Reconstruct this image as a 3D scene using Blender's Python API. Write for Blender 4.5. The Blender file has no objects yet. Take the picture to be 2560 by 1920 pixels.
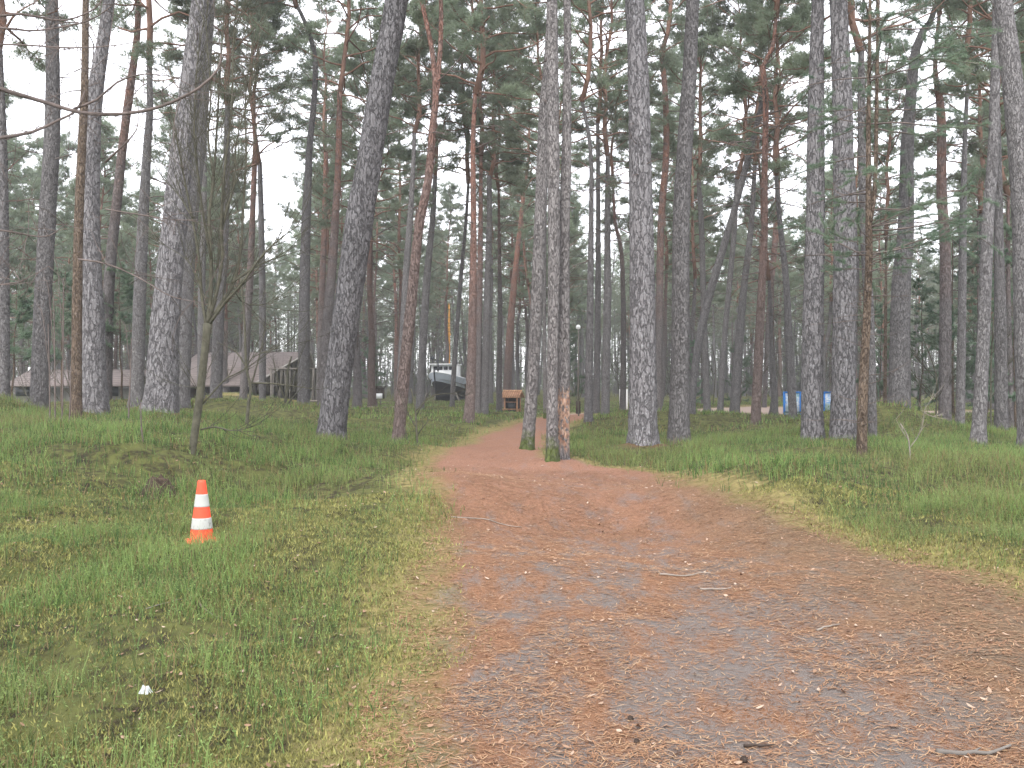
import bpy, math, random
import numpy as np
from mathutils import Vector

# ------------------------------------------------------------------ camera, sky, sun, exposure
S = bpy.context.scene
col = S.collection
EYE = 1.55
cam_d = bpy.data.cameras.new("camera")
cam = bpy.data.objects.new("camera", cam_d); col.objects.link(cam)
cam.location = (0, 0, EYE); cam.rotation_euler = (math.radians(90), 0, 0)
cam_d.sensor_width = 36; cam_d.lens = 36 * 900 / 1024; cam_d.shift_y = -0.002
cam_d.clip_start = 0.05; cam_d.clip_end = 2000
S.camera = cam
W = bpy.data.worlds.new("World"); S.world = W; W.use_nodes = True
nt = W.node_tree; nt.nodes.clear()
out = nt.nodes.new("ShaderNodeOutputWorld"); bg = nt.nodes.new("ShaderNodeBackground")
sky = nt.nodes.new("ShaderNodeTexSky"); sky.sky_type = 'NISHITA'; sky.sun_disc = False
SUN_EL, SUN_ROT = 48, 200
sky.sun_elevation = math.radians(SUN_EL); sky.sun_rotation = math.radians(SUN_ROT)
mx = nt.nodes.new("ShaderNodeMix"); mx.data_type = 'RGBA'; mx.inputs[0].default_value = 0.86
mx.inputs[7].default_value = (9.35, 9.35, 9.85, 1)
nt.links.new(sky.outputs[0], mx.inputs[6]); nt.links.new(mx.outputs[2], bg.inputs[0])
bg.inputs[1].default_value = 0.13
nt.links.new(bg.outputs[0], out.inputs[0])
sd = bpy.data.lights.new("sun", 'SUN'); sd.energy = 1.5; sd.angle = math.radians(25); sd.color = (1, .97, .92)
sun = bpy.data.objects.new("sun", sd); col.objects.link(sun)
az = math.radians(SUN_ROT); el = math.radians(SUN_EL)
dv = Vector((math.sin(az) * math.cos(el), math.cos(az) * math.cos(el), math.sin(el)))
sun.rotation_euler = dv.to_track_quat('Z', 'Y').to_euler(); sun.location = (0, -10, 30)
S.view_settings.view_transform = 'Standard'; S.view_settings.look = 'None'
S.view_settings.exposure = 1.30; S.view_settings.gamma = 1
S.render.engine = 'CYCLES'

# ------------------------------------------------------------------ helpers
rs = np.random.RandomState(11); random.seed(11)
def hsh(i, j, k, s=0):
    n = (i.astype(np.int64) * 374761393 + j.astype(np.int64) * 668265263 + k.astype(np.int64) * 2147483647 + s * 1274126177) & 0xffffffff
    n = ((n ^ (n >> 13)) * 1274126177) & 0xffffffff
    n = (n ^ (n >> 16)) & 0xffffff
    return n / float(0xffffff) * 2 - 1
def noise(x, y, z=None, s=0):
    x = np.asarray(x, float); y = np.asarray(y, float); z = np.zeros_like(x) if z is None else np.asarray(z, float)
    i, j, k = np.floor(x), np.floor(y), np.floor(z)
    fx, fy, fz = x - i, y - j, z - k
    fx, fy, fz = [f * f * (3 - 2 * f) for f in (fx, fy, fz)]
    r = 0
    for a in (0, 1):
        for b in (0, 1):
            for c in (0, 1):
                r = r + hsh(i + a, j + b, k + c, s) * (fx if a else 1 - fx) * (fy if b else 1 - fy) * (fz if c else 1 - fz)
    return r
def sstep(a, b, x):
    t = np.clip((x - a) / (b - a), 0, 1); return t * t * (3 - 2 * t)

def mesh_np(name, V, Q=None, T=None, mat=None, smooth=False, attrs=None, mats=None, midx=None):
    me = bpy.data.meshes.new(name)
    V = np.asarray(V, np.float32).reshape(-1, 3)
    Q = np.zeros((0, 4), np.int32) if Q is None else np.asarray(Q, np.int32).reshape(-1, 4)
    T = np.zeros((0, 3), np.int32) if T is None else np.asarray(T, np.int32).reshape(-1, 3)
    me.vertices.add(len(V)); me.vertices.foreach_set('co', V.ravel())
    nl = len(Q) * 4 + len(T) * 3
    me.loops.add(nl); me.loops.foreach_set('vertex_index', np.concatenate([Q.ravel(), T.ravel()]).astype(np.int32))
    me.polygons.add(len(Q) + len(T))
    st = np.concatenate([np.arange(len(Q)) * 4, len(Q) * 4 + np.arange(len(T)) * 3]).astype(np.int32)
    me.polygons.foreach_set('loop_start', st)
    if smooth: me.polygons.foreach_set('use_smooth', np.ones(len(st), bool))
    if mats:
        for m in mats: me.materials.append(m)
        if midx is not None: me.polygons.foreach_set('material_index', np.asarray(midx, np.int32))
    elif mat: me.materials.append(mat)
    if attrs:
        for k, a in attrs.items():
            at = me.attributes.new(k, 'FLOAT', 'POINT'); at.data.foreach_set('value', np.asarray(a, np.float32))
    me.update(calc_edges=True)
    return me
def link(name, me, parent=None, loc=(0, 0, 0), rot=(0, 0, 0), sc=1):
    o = bpy.data.objects.new(name, me); col.objects.link(o)
    o.location = loc; o.rotation_euler = rot; o.scale = (sc, sc, sc) if np.isscalar(sc) else sc
    if parent: o.parent = parent
    return o
def tag(o, label=None, cat=None, group=None, kind=None):
    if label: o['label'] = label
    if cat: o['category'] = cat
    if group: o['group'] = group
    if kind: o['kind'] = kind
    return o
def empty(name, loc, label, cat, group=None, rz=0):
    o = bpy.data.objects.new(name, None); col.objects.link(o); o.location = loc; o.rotation_euler = (0, 0, rz)
    o.empty_display_size = .2
    return tag(o, label, cat, group)

class MB:
    """collects tubes, boxes and prisms; one mesh out"""
    def __init__(s): s.V = []; s.Q = []; s.T = []; s.n = 0
    def add(s, V, Q=None, T=None):
        V = np.asarray(V, float).reshape(-1, 3); s.V.append(V)
        if Q is not None and len(Q): s.Q.append(np.asarray(Q).reshape(-1, 4) + s.n)
        if T is not None and len(T): s.T.append(np.asarray(T).reshape(-1, 3) + s.n)
        s.n += len(V)
    def tube(s, P, R, sides=5, cap=True, ang=None):
        P = np.asarray(P, float); n = len(P); R = np.broadcast_to(np.asarray(R, float), (n,)) if np.ndim(R) < 2 else np.asarray(R)
        t = np.gradient(P, axis=0); t /= np.linalg.norm(t, axis=1, keepdims=True) + 1e-9
        d = np.abs(t.mean(0)); ref = np.eye(3)[int(np.argmin(d))]
        u = np.cross(ref, t); u /= np.linalg.norm(u, axis=1, keepdims=True) + 1e-9; v = np.cross(t, u)
        a = np.arange(sides) * 2 * np.pi / sides
        Rr = R[:, None] if R.ndim == 1 else R
        V = P[:, None, :] + (np.cos(a)[None, :] * Rr)[:, :, None] * u[:, None, :] + (np.sin(a)[None, :] * Rr)[:, :, None] * v[:, None, :]
        i = np.arange(n - 1)[:, None] * sides; j = np.arange(sides)[None, :]; k = (j + 1) % sides
        Q = np.stack([i + j, i + k, i + sides + k, i + sides + j], -1).reshape(-1, 4)
        V = V.reshape(-1, 3); T = []
        if cap:
            V = np.vstack([V, P[-1] + t[-1] * (R.ravel()[-1] * .5), P[0]]); c = n * sides
            T = [(c, (n - 1) * sides + q, (n - 1) * sides + (q + 1) % sides) for q in range(sides)]
            T += [(c + 1, (q + 1) % sides, q) for q in range(sides)]
        s.add(V, Q, T)
    def box(s, c, d, rz=0, taper=1.0):
        x, y, z = [q / 2 for q in d]
        V = np.array([(-x, -y, -z), (x, -y, -z), (x, y, -z), (-x, y, -z), (-x * taper, -y * taper, z), (x * taper, -y * taper, z), (x * taper, y * taper, z), (-x * taper, y * taper, z)])
        ca, sa = math.cos(rz), math.sin(rz)
        V = np.stack([V[:, 0] * ca - V[:, 1] * sa, V[:, 0] * sa + V[:, 1] * ca, V[:, 2]], 1) + np.array(c)
        s.add(V, [(0, 3, 2, 1), (4, 5, 6, 7), (0, 1, 5, 4), (1, 2, 6, 5), (2, 3, 7, 6), (3, 0, 4, 7)])
    def slab(s, P, th):
        """P: quad corners (4), thickened along its normal by th"""
        P = np.asarray(P, float); n = np.cross(P[1] - P[0], P[3] - P[0]); n /= np.linalg.norm(n)
        s.add(np.vstack([P, P - n * th]), [(0, 1, 2, 3), (7, 6, 5, 4), (0, 4, 5, 1), (1, 5, 6, 2), (2, 6, 7, 3), (3, 7, 4, 0)])
    def mesh(s, name, mat, smooth=False, **k):
        V = np.vstack(s.V) if s.V else np.zeros((0, 3))
        return mesh_np(name, V, np.vstack(s.Q) if s.Q else None, np.vstack(s.T) if s.T else None, mat, smooth, **k)

# ------------------------------------------------------------------ materials
def newmat(name, rough=.9, spec=.2):
    m = bpy.data.materials.new(name); m.use_nodes = True
    b = m.node_tree.nodes['Principled BSDF']; b.inputs['Roughness'].default_value = rough
    b.inputs['Specular IOR Level'].default_value = spec
    return m, m.node_tree, b
class NT:
    def __init__(s, nt): s.nt = nt
    def n(s, t, **k):
        o = s.nt.nodes.new(t)
        for a, v in k.items(): setattr(o, a, v)
        return o
    def l(s, a, b): s.nt.links.new(a, b)
    def val(s, sock, v):
        if hasattr(v, 'is_output') or isinstance(v, bpy.types.NodeSocket): s.l(v, sock)
        else: sock.default_value = v
    def math(s, op, a, b=None, c=None, clamp=False):
        o = s.n('ShaderNodeMath', operation=op, use_clamp=clamp); s.val(o.inputs[0], a)
        if b is not None: s.val(o.inputs[1], b)
        if c is not None: s.val(o.inputs[2], c)
        return o.outputs[0]
    def mix(s, f, a, b):
        o = s.n('ShaderNodeMix', data_type='RGBA'); s.val(o.inputs[0], f)
        s.val(o.inputs[6], a if not isinstance(a, tuple) else (*a, 1)); s.val(o.inputs[7], b if not isinstance(b, tuple) else (*b, 1))
        return o.outputs[2]
    def map(s, x, a, b, c=0., d=1.):
        o = s.n('ShaderNodeMapRange'); s.val(o.inputs[0], x)
        for q, v in zip((1, 2, 3, 4), (a, b, c, d)): o.inputs[q].default_value = v
        return o.outputs[0]
    def noise(s, vec, scale, detail=3, rough=.55):
        o = s.n('ShaderNodeTexNoise'); o.inputs['Scale'].default_value = scale; o.inputs['Detail'].default_value = detail
        o.inputs['Roughness'].default_value = rough; s.l(vec, o.inputs['Vector']); return o.outputs[0]
    def coords(s, scale=(1, 1, 1), kind='Object'):
        t = s.n('ShaderNodeTexCoord'); m = s.n('ShaderNodeMapping'); m.inputs['Scale'].default_value = scale
        s.l(t.outputs[kind], m.inputs['Vector']); return m.outputs[0]
    def attr(s, name):
        o = s.n('ShaderNodeAttribute', attribute_name=name); return o.outputs['Fac']
    def bump(s, h, bsdf, strength=.6, dist=.02):
        o = s.n('ShaderNodeBump'); o.inputs['Strength'].default_value = strength; o.inputs['Distance'].default_value = dist
        s.l(h, o.inputs['Height']); s.l(o.outputs[0], bsdf.inputs['Normal'])

def plain(name, c, rough=.8, spec=.2, var=.25, scale=8):
    m, t, b = newmat(name, rough, spec); N = NT(t); v = N.coords()
    f = N.map(N.noise(v, scale, 4), .3, .7)
    N.l(N.mix(f, tuple(x * (1 - var) for x in c), tuple(min(1, x * (1 + var)) for x in c)), b.inputs['Base Color'])
    return m

def bark_mat(name, base, dark, light, red=None, red_z=(6, 9), moss=False, stripped=False, cr=1.0):
    m, t, b = newmat(name, .95, .1); N = NT(t)
    v1 = N.coords((1, 1, .30)); vo = N.coords()
    vor = N.n('ShaderNodeTexVoronoi', feature='DISTANCE_TO_EDGE'); vor.inputs['Scale'].default_value = 19 * cr
    warp = N.n('ShaderNodeVectorMath', operation='MULTIPLY_ADD')
    nz = N.n('ShaderNodeTexNoise'); nz.inputs['Scale'].default_value = 13; nz.inputs['Detail'].default_value = 5; N.l(v1, nz.inputs['Vector'])
    N.l(nz.outputs['Color'], warp.inputs[0]); warp.inputs[1].default_value = (.22, .22, .22); N.l(v1, warp.inputs[2]); N.l(warp.outputs[0], vor.inputs['Vector'])
    crack = N.map(N.math('ADD', vor.outputs['Distance'], N.math('MULTIPLY', N.math('SUBTRACT', N.noise(v1, 30, 3, .7), .5), .16)), -.03, .11)
    fine = N.noise(v1, 45, 4, .65); big = N.noise(vo, 1.3, 3)
    c = N.mix(N.map(fine, .3, .7), tuple(x * .75 for x in base), tuple(x * 1.25 for x in base))
    c = N.mix(N.map(big, .35, .7, 0, .55), c, tuple(x * .72 for x in base))
    if red:
        tc = N.n('ShaderNodeTexCoord'); sp = N.n('ShaderNodeSeparateXYZ'); N.l(tc.outputs['Object'], sp.inputs[0])
        oi = N.n('ShaderNodeObjectInfo')
        z = N.math('ADD', sp.outputs[2], N.math('MULTIPLY', N.noise(vo, .8, 2), 4)); z = N.math('ADD', z, N.math('MULTIPLY', oi.outputs['Random'], 3))
        f = N.map(z, red_z[0] + 2, red_z[1] + 4)
        f = N.math('MULTIPLY', f, N.map(N.noise(vo, 3.5, 3), .35, .6, .35, 1))
        c = N.mix(f, c, N.mix(N.map(fine, .3, .7), tuple(x * .8 for x in red), red))
    c = N.mix(N.map(N.noise(N.coords((1, 1, .55)), 34, 3, .6), .56, .68, 0, .75), c, light)
    c = N.mix(N.map(crack, 0, 1, .30, 1), dark, c)
    if moss:
        tc = N.n('ShaderNodeTexCoord'); sp = N.n('ShaderNodeSeparateXYZ'); N.l(tc.outputs['Object'], sp.inputs[0])
        z = N.math('ADD', sp.outputs[2], N.math('MULTIPLY', N.math('SUBTRACT', N.noise(vo, 7, 3), .5), 1.1))
        c = N.mix(N.map(z, .5, .12, 0, .9), c, (.075, .10, .022))
    if stripped:
        tc = N.n('ShaderNodeTexCoord'); sp = N.n('ShaderNodeSeparateXYZ'); N.l(tc.outputs['Object'], sp.inputs[0])
        n2 = N.noise(N.coords((2.2, 2.2, 1)), 5, 4, .6)
        z = N.math('ADD', sp.outputs[2], N.math('MULTIPLY', N.math('SUBTRACT', n2, .5), .8))
        f = N.math('MULTIPLY', N.map(z, .12, .35), N.map(z, 1.35, 1.2))
        f = N.math('MULTIPLY', f, N.map(N.noise(N.coords((1.6, 1.6, 1)), 14, 3, .6), .40, .52))
        c = N.mix(f, c, N.mix(N.map(n2, .35, .65), (.50, .35, .26), (.33, .18, .12)))
    oi2 = N.n('ShaderNodeObjectInfo'); hv = N.n('ShaderNodeHueSaturation'); N.l(c, hv.inputs['Color'])
    N.l(N.map(oi2.outputs['Random'], 0, 1, .82, 1.2), hv.inputs['Value'])
    N.l(hv.outputs[0], b.inputs['Base Color'])
    h = N.math('ADD', N.math('MULTIPLY', crack, 1.0), N.math('MULTIPLY', fine, .5)); N.bump(h, b, 1.0, .035)
    return m

BARK = bark_mat('bark_grey', (.190, .180, .180), (.060, .050, .048), (.34, .32, .31))
BARKR = bark_mat('bark_grey_red_top', (.185, .168, .165), (.055, .044, .042), (.30, .26, .25), red=(.32, .165, .12), red_z=(6, 10))
BARKRL = bark_mat('bark_reddish', (.195, .150, .135), (.060, .040, .036), (.30, .24, .22), red=(.33, .165, .12), red_z=(4.5, 9))
BARKB = bark_mat('bark_brown', (.155, .115, .085), (.05, .035, .028), (.26, .22, .19))
BARKM = bark_mat('bark_mossy_foot', (.190, .175, .170), (.050, .043, .042), (.33, .32, .31), moss=True)
BARKS = bark_mat('bark_stripped', (.190, .175, .170), (.050, .043, .042), (.33, .32, .31), moss=False, stripped=True)
BARKH = bark_mat('bark_plated', (.182, .172, .175), (.034, .030, .031), (.35, .35, .36), cr=.55)
WOODD = plain('dead_branch_bark', (.13, .105, .095), .9, .1, .35, 5)
WOODR = plain('crown_branch_bark', (.20, .12, .09), .9, .1, .35, 3)
TWIG = plain('sapling_bark', (.082, .078, .056), .85, .15, .35, 12)
TWIGL = plain('pale_twig', (.24, .21, .18), .9, .1, .3, 6)

def leaf_mat(name, a, b_, trans=.35, scale=.7, attr=False):
    m, t, b = newmat(name, .6, .25); N = NT(t)
    oi = N.n('ShaderNodeObjectInfo')
    vo = N.coords()
    f = N.map(N.noise(vo, scale, 3), .3, .7)
    c = N.mix(f, a, b_)
    if attr:
        c = N.mix(N.attr('tint'), a, b_)
        c = N.mix(N.attr('brown'), c, (.24, .17, .085))
    hv = N.n('ShaderNodeHueSaturation'); N.l(c, hv.inputs['Color'])
    N.l(N.map(oi.outputs['Random'], 0, 1, .8, 1.25), hv.inputs['Value'])
    N.l(N.map(oi.outputs['Random'], 0, 1, .485, .515), hv.inputs['Hue'])
    cc = hv.outputs[0] if not attr else c
    N.l(cc, b.inputs['Base Color'])
    tr = N.n('ShaderNodeBsdfTranslucent'); N.l(cc, tr.inputs[0])
    ms = N.n('ShaderNodeMixShader'); ms.inputs[0].default_value = trans
    o = t.nodes['Material Output']; N.l(b.outputs[0], ms.inputs[1]); N.l(tr.outputs[0], ms.inputs[2]); N.l(ms.outputs[0], o.inputs[0])
    return m
NEEDLE = leaf_mat('pine_needles', (.165, .205, .150), (.300, .345, .240), .6)
NEEDLE_Y = leaf_mat('young_pine_needles', (.105, .165, .115), (.195, .255, .165), .45, 1.2)
GRASSM = leaf_mat('bilberry_stems', (.034, .080, .022), (.25, .35, .110), .4, attr=True)

# ------------------------------------------------------------------ image <-> world   (d = pixel in the 2212 wide view)
K = 1944.0; CX = 1106.0; CY = 825.0
def flatY(y, z=0): return (EYE - z) * K / max(y - CY, 8)
def W3(x, y, Y): return np.array([(x - CX) * Y / K, Y, EYE - (y - CY) * Y / K])

# name: pts (x, y, width) from the foot upwards, distance, bark, label
TR = [
 ('e', [(8,902,25),(6,500,23),(3,300,21),(-5,100,18)], 24, 'g', 'grey pine trunk cut by the left picture edge'),
 ('', [(84,913,38),(90,700,34),(102,484,33),(112,300,31),(114,180,28),(112,20,25)], 25, 'g', 'stout dark grey pine, first full trunk from the left edge'),
 ('', [(207,908,60),(203,800,48),(202,695,44),(195,484,38),(201,246,35),(221,105,26),(236,0,23)], 23, 'h', 'pale blue-grey pine with flared foot behind the slim brown trunk, left side'),
 ('', [(165,908,22),(166,700,20),(170,484,18),(177,316,17),(183,175,15),(185,0,13)], 21, 'b', 'slim brown pine trunk standing right against the pale blue-grey pine'),
 ('', [(295,876,31),(300,690,27),(309,484,23),(318,316,17),(324,230,14),(322,120,11)], 31, 'g', 'dark grey pine between the pale blue-grey pine and the very thick pine at left'),
 ('', [(228,880,27),(232,700,24),(238,583,22),(254,420,20),(267,299,18),(281,193,17),(295,88,14),(300,0,12)], 33, 'r', 'pine leaning right that emerges behind the pale blue-grey pine'),
 ('', [(345,908,80),(350,840,66),(357,695,59),(378,484,50),(396,316,46),(418,140,43),(435,0,40)], 21, 'h', 'very thick pale scaly pine leaning slightly right, left of the bare sapling'),
 ('', [(392,882,34),(400,695,30),(412,484,28),(432,316,24),(445,140,22),(455,0,20)], 30, 'g', 'grey pine half hidden behind the very thick scaly pine'),
 ('', [(434,868,17),(436,600,15),(440,484,13),(442,300,10)], 47, 'g', 'thin grey pine directly behind the bare sapling stem'),
 ('', [(466,884,27),(472,700,23),(482,554,20),(488,400,16),(492,220,11)], 36, 'g', 'grey pine in front of the barn roof, right of the bare sapling'),
 ('', [(525,876,17),(534,700,17),(540,600,15),(545,484,13),(552,300,10)], 42, 'r', 'slim pine leaning right before the right half of the barn roof'),
 ('', [(567,895,15),(567,700,15),(565,500,13),(561,350,10)], 40, 'g', 'slim straight pine before the right end of the barn roof'),
 ('', [(656,896,28),(657,700,24),(661,484,20),(665,400,17),(669,316,14),(679,211,12),(680,123,11),(661,53,9),(640,10,8)], 38, 'g', 'crooked topped pine just left of the big leaning pine'),
 ('', [(698,892,28),(706,720,23),(717,583,20),(726,440,16),(731,353,14),(734,200,11)], 38, 'r', 'pine hidden low down behind the big leaning pine, left side'),
 ('', [(690,880,17),(696,625,14),(701,484,12),(704,330,9)], 50, 'r', 'thin reddish pine between the crooked pine and the big leaning pine'),
 ('', [(711,968,72),(716,930,60),(728,835,56),(746,695,57),(775,484,58),(797,352,52),(826,176,49),(857,0,47)], 20.4, 'h', 'big scaly pine leaning right, nearest thick trunk left of the path'),
 ('f', [(857,974,28),(862,930,25),(870,835,25),(888,660,23),(904,500,19),(925,387,17),(934,281,15),(941,200,13),(934,116,10),(918,35,9),(904,-20,8)], 20.2, 'rl', 'slim pine with red upper stem that forks high up, right of the big leaning pine'),
 ('', [(862,895,20),(872,700,16),(879,563,14),(886,470,13),(893,352,9),(895,280,8)], 38, 'g', 'grey pine just behind the red forked pine, on its left'),
 ('', [(906,893,19),(916,700,17),(923,590,16),(935,470,12),(940,380,9)], 42, 'g', 'grey pine directly left of the boat'),
 ('', [(976,883,11),(983,765,10),(995,607,9),(1006,484,7),(1012,390,6)], 44, 'g', 'slender pine crossing in front of the right side of the boat'),
 ('', [(1013,917,25),(1016,860,22),(1019,765,20),(1022,600,16),(1023,484,13),(1022,387,12),(1022,299,11),(1027,193,8)], 31, 'rl', 'pine with orange upper trunk just right of the boat'),
 ('', [(1032,900,14),(1036,625,13),(1038,480,10),(1039,330,7)], 42, 'r', 'thin pine close behind the orange topped pine right of the boat'),
 ('', [(1046,893,18),(1052,660,16),(1057,484,12),(1057,380,10)], 42, 'g', 'grey pine midway between the boat and the kiosk'),
 ('', [(1078,892,13),(1080,695,11),(1078,484,6),(1077,400,5)], 45, 'r', 'thin pine immediately left of the kiosk'),
 ('', [(1092,880,20),(1096,830,18),(1101,730,17),(1111,607,13),(1124,484,9),(1138,370,6)], 58, 'rl', 'purple-red pine rising behind the kiosk roof and leaning right'),
 ('', [(1139,976,32),(1142,940,27),(1152,800,25),(1160,640,26),(1168,457,25),(1175,246,22),(1183,150,19),(1190,0,16)], 20, 'm', 'grey pine with mossy foot standing in the red path, leaning right'),
 ('', [(1191,1006,36),(1193,975,26),(1193,835,23),(1196,600,25),(1196,484,25),(1195,352,26),(1193,35,23),(1192,-10,22)], 16.9, 'm', 'straight pine with mossy flared foot at the path bend, left of the stripped trunk'),
 ('', [(1217,1002,30),(1217,960,26),(1218,730,25),(1219,484,23),(1223,352,21),(1226,105,16),(1225,0,15)], 17.3, 's', 'pine with stripped orange bark patch on its lower trunk at the path bend'),
 ('', [(1178,905,9),(1176,700,8),(1177,484,8),(1178,380,6)], 38, 'm', 'very thin dark trunk seen between the two mossy footed pines'),
 ('', [(1271,913,19),(1275,660,15),(1277,484,11),(1277,352,9),(1270,281,8),(1256,211,7)], 33, 'g', 'slender pine first right of the stripped trunk, bending left at the top'),
 ('', [(1288,894,16),(1292,590,12),(1292,387,9),(1291,260,8)], 43, 'g', 'slender pine second right of the stripped trunk'),
 ('', [(1307,900,19),(1312,660,17),(1312,484,13),(1313,330,9)], 38, 'g', 'slender pine third right of the stripped trunk'),
 ('', [(1345,892,14),(1347,730,12),(1343,554,9),(1329,480,7),(1324,390,5)], 45, 'r', 'thin crooked pine just left of the thick pine right of the path'),
 ('', [(1390,974,70),(1389,930,60),(1389,800,56),(1388,700,53),(1386,500,51),(1382,300,46),(1376,100,41),(1371,0,40)], 20.3, 'h', 'thickest straight pine right of the path with lichened foot'),
 ('', [(1422,892,17),(1424,700,16),(1428,484,15),(1439,331,14),(1437,207,12),(1428,110,10)], 41, 'r', 'pine seen just right behind the thickest pine of the right side'),
 ('', [(1465,967,47),(1468,850,40),(1470,732,38),(1471,484,35),(1478,331,33),(1489,166,29),(1496,0,26)], 21.2, 'g', 'stout grey pine beside the long slanting trunk, right of the path'),
 ('L', [(1494,900,15),(1501,795,16),(1524,670,18),(1553,567,17),(1586,455,14),(1619,331,13),(1642,240,11),(1652,190,9)], 33, 'g', 'strongly slanting grey trunk propped against the red-brown pine'),
 ('', [(1528,895,17),(1522,732,13),(1515,484,12),(1509,390,10)], 43, 'g', 'grey pine crossed by the slanting trunk'),
 ('', [(1555,899,14),(1565,732,12),(1580,567,12),(1587,484,11),(1592,380,8)], 40, 'g', 'slim pine first right of the slanting trunk foot'),
 ('', [(1586,899,22),(1594,774,20),(1606,629,15),(1623,484,12),(1631,350,8)], 40, 'g', 'right leaning pine second right of the slanting trunk foot'),
 ('', [(1631,924,22),(1640,732,20),(1648,567,16),(1652,484,14),(1652,373,13),(1654,207,13),(1648,145,11),(1669,103,9),(1677,30,7)], 30, 'rl', 'red-brown pine with many whorled dead branches that the slanting trunk touches'),
 ('', [(1651,880,10),(1660,691,11),(1677,484,13),(1681,340,9)], 50, 'r', 'thin pine just right of the red-brown pine, leaning right'),
 ('', [(1714,915,18),(1706,774,17),(1698,608,14),(1685,484,11),(1676,370,8)], 32, 'g', 'slim left leaning pine in front of the blue notice board'),
 ('', [(1754,961,48),(1754,850,44),(1755,732,42),(1761,484,38),(1762,331,36),(1764,124,28),(1767,0,24)], 21.6, 'h', 'stout grey pine in front of the blue notice board'),
 ('', [(1821,967,56),(1822,850,49),(1823,732,47),(1826,484,46),(1821,331,42),(1818,166,39),(1811,0,35)], 21.3, 'h', 'stout grey pine just right of the blue notice board'),
 ('', [(1886,961,17),(1878,700,20),(1868,484,20),(1862,300,17),(1860,100,12)], 22.5, 'g', 'dim grey pine peeping out behind the brown young pine'),
 ('', [(1911,900,8),(1913,691,6),(1914,500,5)], 36, 'b', 'pole thin dark trunk right of the brown young pine'),
 ('', [(1942,892,46),(1944,750,42),(1947,608,38),(1956,497,33),(1961,300,27),(1979,104,19),(2008,50,13),(2025,0,10)], 28, 'g', 'broad pale blue-grey pine bending right at the top, right part of the wood'),
 ('', [(2041,923,27),(2042,567,22),(2034,414,21),(2033,248,18),(2020,145,9),(2030,20,7)], 30, 'r', 'forked reddish topped pine right of the broad bending pine'),
 ('', [(2073,931,20),(2078,691,17),(2080,484,15),(2085,290,9),(2091,166,8)], 28, 'g', 'narrow grey pine right of the forked reddish topped pine'),
 ('', [(2112,969,33),(2116,900,27),(2124,732,25),(2134,484,23),(2145,331,21),(2151,124,18),(2153,0,16)], 21.0, 'g', 'slender grey pine with its foot in the open heath, second trunk from the right edge'),
 ('', [(2163,941,27),(2161,691,23),(2157,484,17),(2157,373,13),(2155,220,9)], 25, 'g', 'grey pine between the two rightmost nearer trunks'),
 ('', [(2184,925,12),(2178,608,9),(2178,414,6)], 30, 'r', 'thin reddish trunk close to the right picture edge'),
 ('e', [(2235,985,62),(2230,900,56),(2222,732,54),(2214,484,50),(2203,331,45),(2181,124,38),(2167,0,34)], 19, 'g', 'thick pine at the right picture edge leaning left'),
]

# ------------------------------------------------------------------ terrain
def edge_d(x, y):
    """signed distance-like: >0 on the path"""
    xl = np.interp(y, La[:, 0], La[:, 1]); xr = np.interp(y, Ra[:, 0], Ra[:, 1])
    d = np.minimum(x - xl, xr - x)
    d = np.where(y > 47, -np.abs(y - 47) , d)
    cy = 47.5 + 1.2 * np.sin(x * .09); c2 = np.minimum(1.7 - np.abs(y - cy), (x + 10.3) * .5)
    d = np.maximum(d, c2)
    return d + .16 * noise(x * 1.1, y * 1.1, s=3) + .07 * noise(x * 4, y * 4, s=4)

anch = []
for q, pts, Y, mt, lab in TR:
    x, y, w = pts[0]; anch.append(W3(x, y, Y))
for x, y, z in [(-.5, 4, 0), (-.6, 8, 0), (-1, 12, -.02), (0, 6, -.02), (1.5, 6, -.02), (3, 6, .03), (1, 11, -.02), (-1, 16, 0), (1.6, 14, -.02), (3.1, 11.5, .12), (3.7, 8, .10), (4.6, 5, .1), (5.5, 8, .2), (5, 11, .22), (4, 14, .18), (8, 12, .22), (9, 17, .12),
                (-1.5, 5, .02), (-3, 5, .05), (-2.84, 8.25, .115), (-5, 8, .18), (-2.5, 12, .22), (-4.5, 13, .38), (-8, 14, .5), (-6, 17, .62), (-11, 19, .66), (-4, 17, .35), (-3.1, 15, .2),
                (0, 0, 0), (-6, 0, .05), (6, 0, .05), (0, -8, 0), (1, 17, 0), (-.8, 24, 0), (.6, 30, 0), (1.5, 36, 0), (3, 42, 0),
                (-12, 8, .4), (14, 8, .3), (-30, 30, .6), (30, 30, .3), (-15, 35, .1), (-17, 45, -.5), (-20, 55, -.7), (-5, 40, 0), (-5, 60, -.1), (-9, 55, -.05), (-4, 75, -.15), (3, 60, -.3), (0, 55, -.35),
                (12, 45, -.2), (20, 50, -.1), (16, 46, -.3), (0, 100, 0), (-40, 80, -.4), (40, 80, 0), (60, 140, 0), (-60, 140, 0), (0, 200, 0), (-150, 150, 0), (150, 150, 0), (-150, -10, 0), (150, -10, 0), (0, 300, 0)]:
    anch.append(np.array([x, y, z], float))
A = np.array(anch)
def kern(d): return -np.sqrt(d * d + 4.0)
D = np.linalg.norm(A[:, None, :2] - A[None, :, :2], axis=2)
Am = kern(D) - np.eye(len(A)) * .12
n_ = len(A); Sys = np.zeros((n_ + 1, n_ + 1)); Sys[:n_, :n_] = Am; Sys[:n_, n_] = 1; Sys[n_, :n_] = 1
sol = np.linalg.solve(Sys, np.append(A[:, 2], 0))
def foot_f(x, y):
    f = np.zeros_like(x, dtype=float)
    for a, t in zip(A[:len(TR)], TR):
        if t[2] < 27:
            r0 = t[1][0][2] / 2 * t[2] / K; d = np.hypot(x - a[0], y - a[1]); f = np.maximum(f, np.exp(-(d / (r0 + .32)) ** 2))
    return f
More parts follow.
